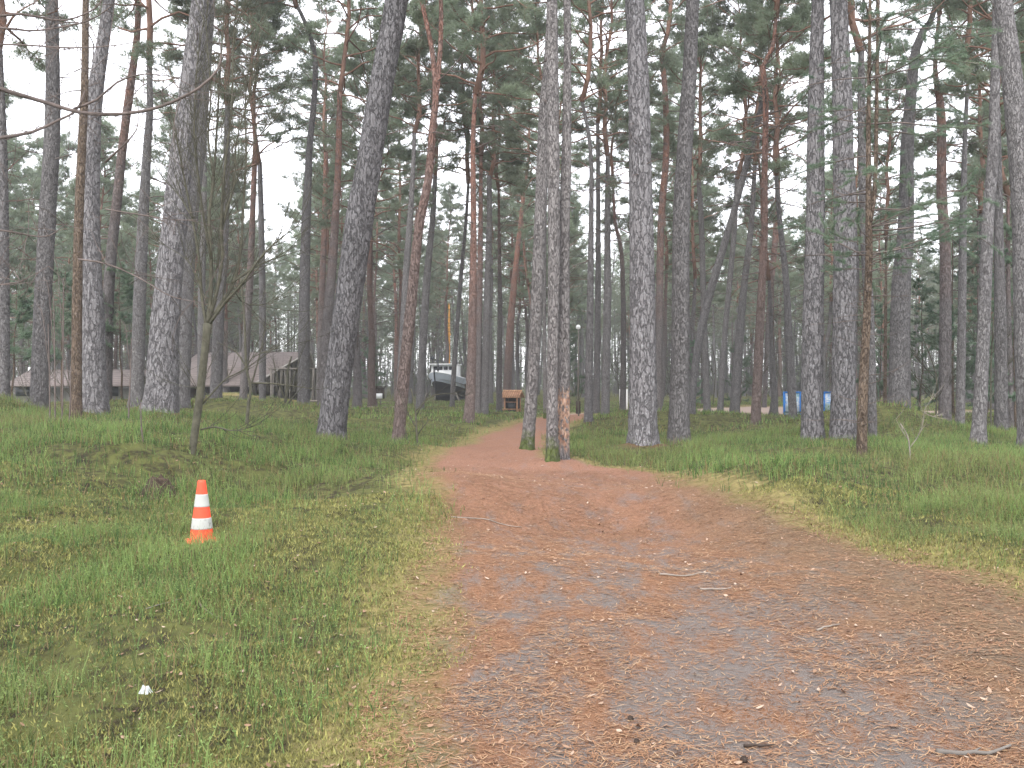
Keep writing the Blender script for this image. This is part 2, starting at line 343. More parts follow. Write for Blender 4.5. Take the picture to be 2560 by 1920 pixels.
def terr(x, y):
    x = np.atleast_1d(np.asarray(x, float)); y = np.atleast_1d(np.asarray(y, float)); sh = x.shape
    x = x.ravel(); y = y.ravel(); z = np.full(len(x), sol[-1])
    for a, w in zip(A, sol[:-1]): z += w * kern(np.hypot(x - a[0], y - a[1]))
    z = z.reshape(sh); x = x.reshape(sh); y = y.reshape(sh)
    d = edge_d(x, y); g = sstep(.1, -.9, d)
    z = z + g * (.10 * noise(x * 1.3, y * 1.3, s=7) + .042 * noise(x * 3.1, y * 3.1, s=8) + .022 * noise(x * 7.3, y * 7.3, s=17) + .05) + .02 * noise(x * .9, y * .9, s=9) * (1 - g)
    z = z - .03 * np.exp(-((x - 1.2 - .1 * np.sin(y)) / .4) ** 2) * (1 - g) * sstep(15, 11, y)
    z = z + (.022 * noise(x * 2.6, y * 2.2, s=13) + .016 * np.abs(noise(x * 5.5, y * 5, s=14))) * (1 - g)
    f = foot_f(x, y); z = z + .09 * f
    cw = np.minimum(1, 1.4 * np.exp(-((x + 2.84) ** 2 / .16 + (y - 8.05) ** 2 / .25))); z = z * (1 - cw) + .088 * cw
    z = z + .010 * noise(x * 7, y * 7, s=10) + .004 * noise(x * 19, y * 19, s=12)
    return z
def rbf0(x, y): return float(sol[-1] + np.sum(sol[:-1] * kern(np.hypot(x - A[:, 0], y - A[:, 1]))))
def hit(px, py):
    Y = flatY(py)
    for _ in range(40):
        X = (px - CX) * Y / K; Y = .6 * Y + .4 * flatY(py, rbf0(X, Y))
    return Y, (px - CX) * Y / K
def edge_list(I, head, tail):
    P = head + [hit(*p) for p in I] + tail; o = [P[0]]
    for p in P[1:]:
        if p[0] > o[-1][0] + .05: o.append(p)
    return np.array(o)
La = edge_list([(885, 1640), (930, 1400), (945, 1200), (940, 1090), (930, 1000), (960, 975), (1040, 940), (1090, 925), (1130, 911)], [(-8, -.45), (0, -.43)], [(41.3, 1.4), (46, 2.2), (60, 4)])
Ra = edge_list([(2290, 1310), (2120, 1250), (2000, 1215), (1800, 1155), (1650, 1095), (1500, 1043), (1430, 1020), (1300, 1008), (1225, 1008)], [(-8, 4.0), (0, 4.0)], [(18, .75), (22.3, .85), (30, 1.45), (37.7, 3.0), (44, 4.4), (60, 7)])
print('edges', La.round(2).tolist(), Ra.round(2).tolist())
def tz(x, y): return float(terr(x, y).ravel()[0])

xs = [0.0]
while xs[-1] < 170: xs.append(xs[-1] + max(.055, .017 * xs[-1]))
xs = np.array(sorted(set([-v for v in xs] + xs))) + .8
ys = [-8.0]
while ys[-1] < 280:
    v = ys[-1]; ys.append(v + (.2 if v < 2.5 else max(.045, .0105 * v)))
ys = np.array(ys)
GX, GY = np.meshgrid(xs, ys); GZ = terr(GX, GY); GD = edge_d(GX, GY); GF = foot_f(GX, GY)
ny, nx = GX.shape
idx = np.arange(ny * nx).reshape(ny, nx)
Q = np.stack([idx[:-1, :-1], idx[:-1, 1:], idx[1:, 1:], idx[1:, :-1]], -1).reshape(-1, 4)
fd = GD.ravel()[Q].mean(1)
Vg = np.stack([GX.ravel(), GY.ravel(), GZ.ravel()], 1)

def ground_material():
    m, t, b = newmat('forest_floor', .95, .12); N = NT(t); v = N.coords()
    e = N.attr('edge')
    n1 = N.noise(v, 2.2, 4); n2 = N.noise(v, 9, 4, .6); n3 = N.noise(v, 55, 5, .7); n4 = N.noise(v, 160, 3, .7); nb = N.noise(v, .55, 3)
    vs = N.coords((1, .45, 1)); n5 = N.noise(vs, 3.4, 5, .62)
    # path: rusty needles over grey sand
    need = N.mix(N.map(n3, .35, .65), (.14, .066, .036), (.31, .160, .088))
    need = N.mix(N.map(n4, .5, .72, 0, .7), need, (.42, .29, .20))
    need = N.mix(N.map(n2, .55, .75, 0, .6), need, (.13, .075, .052))
    sand = N.mix(N.map(n4, .3, .7), (.095, .088, .083), (.235, .220, .208))
    # more bare sand in the middle of the near path
    sx = N.n('ShaderNodeSeparateXYZ'); N.l(v, sx.inputs[0])
    near = N.map(sx.outputs[1], 12, 4.5, 0, .14)
    mid = N.map(N.math('ABSOLUTE', N.math('SUBTRACT', sx.outputs[0], 1.25)), 1.9, .2, 0, .10)
    thr = N.math('ADD', N.math('ADD', n5, near), mid)
    thr = N.math('ADD', thr, N.math('MULTIPLY', N.math('SUBTRACT', n3, .5), .45))
    grit = N.noise(v, 95, 4, .75)
    bare = N.map(N.math('ADD', thr, N.math('MULTIPLY', N.math('SUBTRACT', n4, .5), .55)), .60, .74, 0, .85)
    pathc = N.mix(bare, need, sand); pathc = N.mix(N.map(grit, .60, .70, 0, .75), pathc, (.040, .032, .028)); pathc = N.mix(N.map(grit, .34, .27, 0, .6), pathc, (.46, .38, .32))
    pathc = N.mix(N.map(sx.outputs[1], 8, 16, 0, .6), pathc, N.mix(N.map(n3, .35, .65), (.19, .092, .065), (.38, .215, .155)))
    # far crossing path: pale sand
    pale = N.math('MULTIPLY', N.map(sx.outputs[1], 42, 46), .8)
    pathc = N.mix(pale, pathc, (.42, .34, .29))
    # duff side of the right
    side = N.map(N.math('ADD', sx.outputs[0], N.math('MULTIPLY', n1, .9)), 2.2, 3.3, 0, .8)
    side = N.math('MULTIPLY', side, N.map(sx.outputs[1], 16, 13))
    pathc = N.mix(side, pathc, N.mix(N.map(n3, .35, .65), (.085, .062, .042), (.25, .17, .10)))
    # fringe: yellow green moss with litter
    fr = N.mix(N.map(n2, .35, .65), (.13, .115, .040), (.27, .225, .09))
    fr = N.mix(N.map(n3, .5, .68, 0, .75), fr, (.33, .24, .14))
    # heath floor: moss and litter, dark patches painted in as shaded hollows
    fl = N.mix(N.map(n2, .38, .62), (.040, .034, .020), (.115, .125, .040))
    fl = N.mix(N.map(n1, .48, .66, 0, .75), fl, (.13, .14, .045))
    fl = N.mix(N.map(n3, .58, .72, 0, .5), fl, (.19, .13, .085))
    fl = N.mix(N.map(N.noise(v, 1.9, 4, .6), .60, .68, 0, .8), fl, (.030, .022, .016))  # noise patches put the shade of hollows into the floor colour
    lf = N.math('ADD', N.attr('litter'), N.math('MULTIPLY', N.math('SUBTRACT', n2, .5), .6)); fl = N.mix(N.map(lf, .25, .6, 0, .9), fl, N.mix(N.map(n3, .35, .65), (.06, .035, .022), (.20, .12, .07)))
    ep = N.math('ADD', e, N.math('MULTIPLY', N.math('SUBTRACT', n2, .5), .55))
    ep = N.math('ADD', ep, N.math('MULTIPLY', N.math('SUBTRACT', n3, .5), .25))
    c = N.mix(N.map(ep, -.62, -.30), fl, fr)
    c = N.mix(N.map(ep, -.10, .24), c, pathc)
    N.l(c, b.inputs['Base Color'])
    h = N.math('ADD', N.math('MULTIPLY', n3, .8), N.math('ADD', n4, N.math('MULTIPLY', n2, .7))); N.bump(h, b, .8, .02)
    return m
GROUND = ground_material()
def sub(mask, name):
    q = Q[mask]; u, inv = np.unique(q, return_inverse=True)
    me = mesh_np(name, Vg[u], inv.reshape(-1, 4), None, GROUND, True, {'edge': GD.ravel()[u], 'litter': GF.ravel()[u]})
    return link(name, me)
tag(sub(fd <= 0, 'ground'), kind='structure'); tag(sub(fd > 0, 'path'), kind='structure')

# ------------------------------------------------------------------ heath plants: bilberry stems and grass (uncountable)
def in_view(x, y, m=.66, pad=.8): return np.abs(x) < m * y + pad
def make_heath(name, mat, ymin, ymax, dens, stems, hgt, wid, segs, leaf, kind, seed, thr=-.28):
    r = np.random.RandomState(seed)
    y0, y1 = ymin, ymax; hw = .66 * y1 + .8
    N_ = int(2 * hw * (y1 - y0) * dens)
    x = r.uniform(-hw, hw, N_); y = r.uniform(y0, y1, N_)
    k = in_view(x, y); x, y = x[k], y[k]
    d = edge_d(x, y)
    pn = noise(x * .8, y * .8, s=21); pn2 = noise(x * 2.6, y * 2.6, s=22)
    dens_f = sstep(thr + .35, thr - .55, d + .25 * pn2) * (.22 + .9 * sstep(-.35, .45, pn + .8 * pn2))
    dens_f = dens_f * (1 - .8 * sstep(.35, .8, foot_f(x, y)))
    dens_f = dens_f * (1 - .85 * sstep(.42, .62, noise(x * 1.15 + 5, y * 1.15, s=71)))
    dens_f = dens_f * (1 - np.minimum(1, 1.7 * np.exp(-((x + 2.82) ** 2 / .10 + (y - 7.95) ** 2 / .22))))   # worn spot at the cone
    dens_f = dens_f * np.clip(.45 + .55 * sstep(-1.0, -1.9, d) + (x > 0) * .5, 0, 1)
    k = r.rand(len(x)) < dens_f; x, y, pn, pn2 = x[k], y[k], pn[k], pn2[k]
    z = terr(x, y) - .01; n = len(x); M = n * stems
    X = np.repeat(x, stems) + r.normal(0, .055 * (1 + wid / .006), M); Yy = np.repeat(y, stems) + r.normal(0, .055 * (1 + wid / .006), M); Z = np.repeat(z, stems)
    P = np.repeat(pn, stems); P2 = np.repeat(pn2, stems)
    H = hgt * r.uniform(.45, 1.15, M) * (.75 + .4 * sstep(-.8, .8, P2))
    az = r.uniform(0, 2 * np.pi, M); lean = r.uniform(.05, .85, M)
    ft = r.uniform(0, 2 * np.pi, M)      # facing
    ux, uy = np.cos(ft), np.sin(ft)
    rings = []
    cx, cy, cz = X.copy(), Yy.copy(), Z.copy(); w = wid * r.uniform(.7, 1.3, M)
    zz = r.uniform(-1, 1, M) * .12
    for s_ in range(segs + 1):
        f = s_ / segs; ww = w * (1 - f * .75) * .5
        rings.append(np.stack([np.stack([cx - ux * ww, cy - uy * ww, cz], 1), np.stack([cx + ux * ww, cy + uy * ww, cz], 1)], 1))
        st = H / segs; a2 = az + (zz if s_ % 2 else -zz) * 4
        bend = lean * (.5 + f)
        cx = cx + np.cos(a2) * st * bend; cy = cy + np.sin(a2) * st * bend; cz = cz + st * np.sqrt(np.clip(1 - bend * bend * .6, .15, 1))
    V = np.stack(rings, 1).reshape(M, -1, 3)        # M, (segs+1)*2, 3
    nv = (segs + 1) * 2
    base = np.arange(M)[:, None] * nv
    Qs = [np.stack([base[:, 0] + 2 * s_, base[:, 0] + 2 * s_ + 1, base[:, 0] + 2 * s_ + 3, base[:, 0] + 2 * s_ + 2], 1) for s_ in range(segs)]
    Qa = np.concatenate(Qs); VV = V.reshape(-1, 3)
    tint = np.clip(.40 + .35 * P2 + .2 * P + r.normal(0, .34, M), 0, 1); br = np.clip((r.rand(M) < .16) * .9 + .25 * sstep(0, .8, noise(X * .5, Yy * .5, s=31)), 0, 1)
    ta = np.repeat(tint, nv); ba = np.repeat(br, nv)
    # small leaves beside the stems
    Ts = None
    if leaf:
        L = leaf; k = r.randint(0, M, M * 3); f = r.uniform(.35, 1, len(k)); s_ = np.clip((f * segs).astype(int), 0, segs)
        p = (V[k, 2 * s_] + V[k, 2 * s_ + 1]) / 2
        a = r.uniform(0, 2 * np.pi, len(k)); up = r.uniform(-.1, .8, len(k)); ln = L * r.uniform(.6, 1.3, len(k))
        dx = np.stack([np.cos(a), np.sin(a), up], 1); sd_ = np.stack([-np.sin(a), np.cos(a), r.uniform(-.5, .5, len(k))], 1)
        A1 = p + dx * ln[:, None] * .5 + sd_ * ln[:, None] * .28; A2 = p + dx * ln[:, None] * .5 - sd_ * ln[:, None] * .28; A3 = p + dx * ln[:, None]
        LV = np.stack([p, A1, A3, A2], 1).reshape(-1, 3); o = len(VV)
        LQ = o + np.arange(len(k) * 4).reshape(-1, 4)
        VV = np.vstack([VV, LV]); Qa = np.vstack([Qa, LQ]); ta = np.concatenate([ta, np.repeat(np.clip(tint[k] + .15, 0, 1), 4)]); ba = np.concatenate([ba, np.repeat(br[k] * .6, 4)])
    me = mesh_np(name, VV, Qa, None, mat, False, {'tint': ta, 'brown': ba})
    o = link(name, me); tag(o, kind='stuff'); return o, me, n
o1 = make_heath('heath_plants', GRASSM, 3.0, 10, 280, 8, .145, .0048, 3, .012, 0, 1)
o2 = make_heath('heath_plants', GRASSM, 10, 26, 105, 8, .185, .0095, 2, .020, 0, 2)
o3 = make_heath('heath_plants', GRASSM, 26, 75, 8, 9, .15, .026, 2, 0, 0, 3, -.2)
def moss():
    r = np.random.RandomState(55); N_ = 620000; y = 3.1 + 8 * r.rand(N_) ** 1.25; x = r.uniform(-7.5, 7.5, N_); k = in_view(x, y); x, y = x[k], y[k]
    d = edge_d(x, y); p = sstep(.18, -.35, d + .25 * noise(x * 3, y * 3, s=61)) * (.25 + .75 * sstep(-.4, .3, noise(x * 2, y * 2, s=62))); k = r.rand(len(x)) < p; x, y = x[k], y[k]; n = len(x)
    z = terr(x, y) - .003; a = r.uniform(0, 6.28, n); h = r.uniform(.007, .022, n) * (1 + y / 14); w = h * .20; l = r.normal(0, .5, (n, 2)) * h[:, None]
    B = np.stack([x, y, z], 1); sx = np.stack([np.cos(a) * w, np.sin(a) * w, 0 * w], 1)
    V = np.stack([B - sx, B + sx, B + np.stack([l[:, 0], l[:, 1], h], 1)], 1).reshape(-1, 3); t = np.repeat(np.clip(r.normal(.45, .3, n), 0, 1), 3)
    tag(link('moss', mesh_np('moss', V, None, np.arange(n * 3).reshape(-1, 3), MOSSM, False, {'tint': t})), 'short yellow-green moss between the stems and along the path edge', 'moss', kind='stuff')
MOSSM = bpy.data.materials.new('moss'); MOSSM.use_nodes = True; _N = NT(MOSSM.node_tree); _b = MOSSM.node_tree.nodes['Principled BSDF']; _b.inputs['Roughness'].default_value = .9
_N.l(_N.mix(_N.attr('tint'), (.095, .095, .028), (.30, .285, .085)), _b.inputs['Base Color'])
moss()
heath = o1[0]
for ob, (w_, lab) in zip((o1[0], o2[0], o3[0]), ((1, 'thin green bilberry stems covering the nearest heath beside the path'), (2, 'green bilberry growth covering the hummocks in the middle distance'), (3, 'low green growth under the farther trees'))):
    tag(ob, lab, 'heath')
o1[0].name = 'heath_plants'

# ------------------------------------------------------------------ litter: needles, leaves on the path and its edges
def litter():
    r = np.random.RandomState(5)
    # needles
    N_ = 175000; y = 3.2 + 13 * r.rand(N_) ** 1.6; x = r.uniform(-1.6, 5.5, N_); d = edge_d(x, y)
    cl = noise(x * 2.2, y * 1.4, s=41) + .6 * noise(x * 6, y * 5, s=42)
    k = in_view(x, y) & (d > -.22) & (r.rand(N_) < .35 + .65 * sstep(-.3, .5, cl)); x, y = x[k], y[k]; n = len(x)
    z = terr(x, y) + .004 + r.rand(n) * .006; a = r.normal(0, .9, n); L = r.uniform(.012, .028, n); w = .0013 * (1 + y / 9)
    dx = np.stack([np.cos(a) * L, np.sin(a) * L, r.normal(0, .1, n) * L], 1); sx = np.stack([-np.sin(a) * w, np.cos(a) * w, 0 * w], 1)
    p = np.stack([x, y, z], 1)
    V = np.stack([p - dx - sx, p + dx - sx, p + dx + sx, p - dx + sx], 1).reshape(-1, 3)
    c = np.repeat(np.clip(r.normal(.5, .3, n), 0, 1), 4)
    me = mesh_np('fallen_needles', V, np.arange(n * 4).reshape(-1, 4), None, LIT, False, {'tint': c})
    tag(link('fallen_needles', me), 'rusty fallen pine needles scattered over the red path', 'needles', kind='stuff')
    # leaves
    N_ = 9500; y = 3.3 + 15 * r.rand(N_) ** 1.3; x = r.uniform(-6, 6, N_); d = edge_d(x, y)
    pr = np.where(d > 0, .75 + .25 * (x > 2.0), np.where(d > -1.3, .85, .42))
    k = in_view(x, y) & (r.rand(N_) < pr); x, y = x[k], y[k]; n = len(x)
    z = terr(x, y) + .012; V = []; Qs = []; tn = []
    for i in range(n):
        s = .005 + .016 * r.rand() ** 2 * (1 + y[i] / 30); a = r.uniform(0, 6.28); cu = r.uniform(.1, .7); ti = r.normal(0, .25, 2)
        loc = np.array([(-1, 0, .3 * cu), (-.35, .42, 0), (.4, .38, 0), (1, 0, .5 * cu), (.4, -.38, .15 * cu), (-.35, -.42, 0)]) * s
        ca, sa = math.cos(a), math.sin(a)
        L = np.stack([loc[:, 0] * ca - loc[:, 1] * sa, loc[:, 0] * sa + loc[:, 1] * ca, loc[:, 2] + (loc[:, 0] * ti[0] + loc[:, 1] * ti[1])], 1)
        V.append(L + (x[i], y[i], z[i])); Qs += [(6 * i, 6 * i + 1, 6 * i + 4, 6 * i + 5), (6 * i + 1, 6 * i + 2, 6 * i + 3, 6 * i + 4)]
        tn += [np.clip(r.normal(.6, .3), 0, 1)] * 6
    me = mesh_np('fallen_leaves', np.vstack(V), Qs, None, LEAFM, False, {'tint': tn})
    tag(link('fallen_leaves', me), 'pale brown fallen leaves lying along the path and its edges', 'leaves', kind='stuff')
def litmat(name, a, b_, c_):
    m, t, b = newmat(name, .8, .2); N = NT(t); f = N.attr('tint')
    c = N.mix(N.map(f, 0, .5), a, b_); c = N.mix(N.map(f, .6, 1), c, c_); N.l(c, b.inputs['Base Color']); return m
LIT = litmat('needle_litter', (.10, .050, .030), (.27, .145, .080), (.40, .27, .16))
LEAFM = litmat('leaf_litter', (.12, .065, .04), (.25, .155, .10), (.38, .29, .22))
litter()

# ------------------------------------------------------------------ trees
def smooth_path(P, R, step):
    """P (n,3) control points -> dense points by Catmull-Rom, with radii"""
    P = np.asarray(P, float); R = np.asarray(R, float); n = len(P)
    if n == 2: P = np.vstack([P[0], (P[0] + P[1]) / 2, P[1]]); R = np.array([R[0], R.mean(), R[1]]); n = 3
    E = np.vstack([2 * P[0] - P[1], P, 2 * P[-1] - P[-2]]); oP, oR = [], []
    for i in range(n - 1):
        L = np.linalg.norm(P[i + 1] - P[i]); m = max(2, int(L / step)); t = (np.arange(m) / m)[:, None]
        a, b, c, d = E[i], E[i + 1], E[i + 2], E[i + 3]
        oP.append(.5 * (2 * b + (c - a) * t + (2 * a - 5 * b + 4 * c - d) * t ** 2 + (3 * b - a - 3 * c + d) * t ** 3))
        oR.append(R[i] + (R[i + 1] - R[i]) * t[:, 0])
    oP.append(P[-1:]); oR.append(R[-1:])
    return np.vstack(oP), np.concatenate(oR)
def trunk_tube(mb, P, R, near, seed, step=None):
    sides = 40 if near else 12
    D_, r_ = smooth_path(P, R, step or (.07 if near else .35))
    a = np.arange(sides) * 2 * np.pi / sides
    cs, sn = np.cos(a)[None], np.sin(a)[None]; zc = D_[:, 2][:, None]
    q = seed * 7.3
    lob = 1 + .05 * noise(cs * 1.5 + q, sn * 1.5 + q, zc * .35) + .035 * noise(cs * 4 + q, sn * 4 + q, zc * 1.6)
    if near:
        u = noise(cs * 8 + q, sn * 8 + q, zc * 7); lob = lob + .075 * np.abs(u) + .03 * noise(cs * 16 + q, sn * 16, zc * 18)
    base = np.exp(-np.clip(zc - D_[0, 2] - .25, 0, 9) / .28); lob = lob + base * (.20 + .20 * np.cos(3 * a[None] + q) + .14 * np.cos(5 * a[None] + q * 2))
    mb.tube(D_, r_[:, None] * lob, sides)
    return D_, r_

def twigs(mb, p, d, L, r0, rnd, depth=1, sag=-.1, wig=.25, kids=4, sides=4):
    """a wiggling branch with side twigs; returns list of segments (points array)"""
    n = 6; P = [np.array(p, float)]; v = np.array(d, float); v /= np.linalg.norm(v)
    for i in range(n):
        v = v + rnd.normal(0, wig, 3) * (L / n) ** .3 * .6; v[2] += sag / n * 2; v /= np.linalg.norm(v)
        P.append(P[-1] + v * L / n)
    P = np.array(P); mb.tube(P, np.linspace(r0, r0 * .3, n + 1), sides, cap=False)
    segs = [P]
    if depth > 0:
        for k in range(kids):
            t = rnd.uniform(.25, .98); i = min(int(t * n), n - 1); q = P[i] + (P[i + 1] - P[i]) * (t * n - i)
            dd = (P[i + 1] - P[i]); dd = dd / np.linalg.norm(dd) + rnd.normal(0, .75, 3) * np.array([1, 1, .6])
            segs += twigs(mb, q, dd, L * rnd.uniform(.25, .5) * (1.2 - t * .5), r0 * .45, rnd, depth - 1, sag, wig, max(2, kids - 1), 3)
    return segs

def tufts(P, Dr, rnd, n=7, L=.11, w=.02, spread=.75):
    """needle tufts: n thin triangles around direction Dr at every P"""
    m = len(P); P = np.repeat(P, n, 0); Dr = np.repeat(Dr, n, 0)
    d = Dr + rnd.normal(0, spread, (m * n, 3)); d /= np.linalg.norm(d, axis=1, keepdims=True)
    s = np.cross(d, rnd.normal(0, 1, (m * n, 3))); s /= np.linalg.norm(s, axis=1, keepdims=True) + 1e-9
    ln = L * rnd.uniform(.6, 1.25, (m * n, 1)); o = d * ln * .08
    V = np.stack([P + o - s * w * .5, P + o + s * w * .5, P + d * ln], 1).reshape(-1, 3)
    return V

def crown_template(seed, H=7.5, R=2.4, nl=26, dens=1.0, flat=.5, low=0):
    rnd = np.random.RandomState(seed); mb = MB(); FP, FD = [], []
    # stem
    n = 9; P = [np.zeros(3)]
    for i in range(n): P.append(P[-1] + np.array([rnd.normal(0, .10), rnd.normal(0, .10), H / n]))
    P = np.array(P); mb.tube(P, np.linspace(.105, .02, n + 1), 7)
    for k in range(nl):
        t = (k + rnd.uniform(0, 1)) / nl; t = t ** .9
        hz = t * n * .97; i = min(int(hz), n - 1); q = P[i] + (P[i + 1] - P[i]) * (hz - i)
        az = k * 2.4 + rnd.uniform(-.5, .5); prof = math.sin(min(1, .28 + t * .9) * math.pi * .78 + .35) if t < .75 else math.sqrt(max(.02, 1 - t)) * 1.35
        L = R * max(.25, abs(prof)) * rnd.uniform(.65, 1.2)
        up = .15 + .75 * t
        d = np.array([math.cos(az), math.sin(az), up])
        m = 6; v = d / np.linalg.norm(d); B = [q]
        for j in range(m):
            v = v + rnd.normal(0, .18, 3); v[2] += .06 if j > 2 else -.05; v /= np.linalg.norm(v); B.append(B[-1] + v * L / m)
        B = np.array(B); mb.tube(B, np.linspace(.038 * (1.2 - t * .6), .010, m + 1), 5, cap=False)
        if rnd.rand() < .12 and t < .35: continue          # bare limb
        for s_ in range(int(rnd.uniform(5, 8))):
            tt = rnd.uniform(.35, 1.0); j = min(int(tt * m), m - 1); p0 = B[j] + (B[j + 1] - B[j]) * (tt * m - j)
            dd = (B[j + 1] - B[j]); dd = dd / np.linalg.norm(dd) + rnd.normal(0, .8, 3) * np.array([1, 1, flat]); dd[2] += .25; dd /= np.linalg.norm(dd)
            l2 = rnd.uniform(.35, .85); C = [p0]; v2 = dd
            for j2 in range(3): v2 = v2 + rnd.normal(0, .25, 3); v2 /= np.linalg.norm(v2); C.append(C[-1] + v2 * l2 / 3)
            C = np.array(C); mb.tube(C, np.linspace(.012, .005, 4), 3, cap=False)
            nt_ = int(30 * dens * l2 / .6)
            u = rnd.uniform(.25, 1.05, nt_); ii = np.clip((u * 3).astype(int), 0, 2)
            pp = C[ii] + (C[ii + 1] - C[ii]) * (u * 3 - ii)[:, None] + rnd.normal(0, .10, (nt_, 3)) * np.array([1, 1, .55])
            FP.append(pp); FD.append((C[ii + 1] - C[ii]) / (l2 / 3) + np.array([0, 0, .35]))
    FP = np.vstack(FP); FD = np.vstack(FD)
    V = tufts(FP, FD, rnd, 9, .16, .019)
    return mb.mesh('branches', WOODR), mesh_np('crown', V, None, np.arange(len(V)).reshape(-1, 3), NEEDLE)
CROWNS = [crown_template(100 + i, H=rs.uniform(7.5, 10), R=rs.uniform(2.5, 3.4), nl=int(rs.uniform(34, 46)), dens=rs.uniform(.95, 1.3)) for i in range(7)]
LONG = [crown_template(200 + i, H=rs.uniform(11, 13), R=rs.uniform(2.4, 3.0), nl=int(rs.uniform(54, 64)), dens=rs.uniform(.9, 1.15)) for i in range(4)]
N_SHORT = len(CROWNS); CROWNS = CROWNS + LONG
TPL_EXT = [max((v.co.z for v in c[0].vertices)) for c in CROWNS]

def dead_template(seed):
    rnd = np.random.RandomState(seed); mb = MB(); mb.tube([(0, 0, 1.5), (0, 0, 12)], .03, 4)  # thin core tube added inside the trunk to join the branches
    for k in range(46):
        z = 2 + 9.8 * rnd.rand() ** .7; a = rnd.uniform(0, 6.28); d = np.array([math.cos(a), math.sin(a), rnd.uniform(-.3, .6)]); L = rnd.uniform(.5, 2.3) * (.35 + .075 * z)
        if rnd.rand() < .25: L *= .3
        twigs(mb, (0, 0, z), d, L, .012 + .009 * L, rnd, 1, rnd.uniform(-.6, .5), .34, 4)
    return mb.mesh('dead_branches', WOODD)
MATS = dict(g=BARK, r=BARKR, rl=BARKRL, b=BARKB, m=BARKM, s=BARKS, h=BARKH)
def dead_branches(D_, r_, rnd, z0, z1, n, Lr=(.5, 1.8), depth=1):
    mb = MB(); zs = D_[:, 2]
    for k in range(n):
        z = rnd.uniform(z0, z1); i = int(np.argmin(np.abs(zs - z))); a = rnd.uniform(0, 6.28)
        d = np.array([math.cos(a), math.sin(a), rnd.uniform(-.25, .5)])
        L = rnd.uniform(*Lr) * (.5 + .7 * (z - z0) / max(.1, z1 - z0))
        if rnd.rand() < .25: L *= .25
        twigs(mb, D_[i] + d * r_[i] * .7, d, L, .010 + .008 * L, rnd, depth, sag=rnd.uniform(-.5, .35), kids=4)
    return mb
def build_tree(name, foot, P, R, mt, label, group, rnd, near=False, crown=True, cs=1.0, dead=(3, 12), nd=12, fork=None, ctpl=None, cat='pine tree', Ld=(.5, 1.8)):
    """P in world; parts relative to the foot"""
    root = empty(name, tuple(foot), label, cat, group)
    P = np.asarray(P, float) - foot; R = np.asarray(R, float)
    P = np.vstack([P[0] + (P[0] - P[1]) * (.35 / max(.1, np.linalg.norm(P[0] - P[1]))) * np.array([1, 1, 1]), P]); R = np.append(R[0] * 1.06, R)
    mb = MB(); D_, r_ = trunk_tube(mb, P, R, near, rnd.rand() * 10)
    tops = [(P[-1], P[-1] - P[-2], R[-1])]
    if fork:
        F = np.array([f[0] for f in fork]) - foot; Fr = [f[1] for f in fork]
        trunk_tube(mb, F, Fr, near, rnd.rand() * 10); tops.append((F[-1], F[-1] - F[-2], Fr[-1]))
    link('trunk', mb.mesh('trunk', MATS[mt], True), root)
    if nd:
        if nd <= 8:
            for _ in range(nd):
                db = dead_branches(D_, r_, rnd, dead[0], min(dead[1], P[-1][2]), 1, Ld); link('dead_branch', db.mesh('dead_branch', WOODD), root)
        elif nd >= 99:
            link('dead_branches', DEAD[rnd.randint(len(DEAD))], root, (0, 0, 0), (0, 0, rnd.uniform(0, 6.28)), (1, 1, P[-1][2] / 12))
        else:
            db = dead_branches(D_, r_, rnd, dead[0], min(dead[1], P[-1][2]), nd, Ld); db.tube(D_[::3], .02, 4); link('dead_branches', db.mesh('dead_branches', WOODD), root)  # core tube along the stem is added, not a branch
    if crown:
        for p, dv_, rt in tops:
            k = rnd.randint(N_SHORT) if ctpl is None else ctpl
            v = Vector(dv_).normalized(); v = (v + Vector((0, 0, 1.2))).normalized()
            sc = cs * (1 if len(tops) == 1 else .8)
            c = link('crown', CROWNS[k][1], root, tuple(p - np.array(v) * .15), sc=sc * rnd.uniform(.92, 1.08))
            q = v.to_track_quat('Z', 'Y').to_euler(); c.rotation_euler = (q.x, q.y, rnd.uniform(0, 6.28)) if abs(v.z) < .999 else (0, 0, rnd.uniform(0, 6.28))
            b = link('branches', CROWNS[k][0], c)
    return root

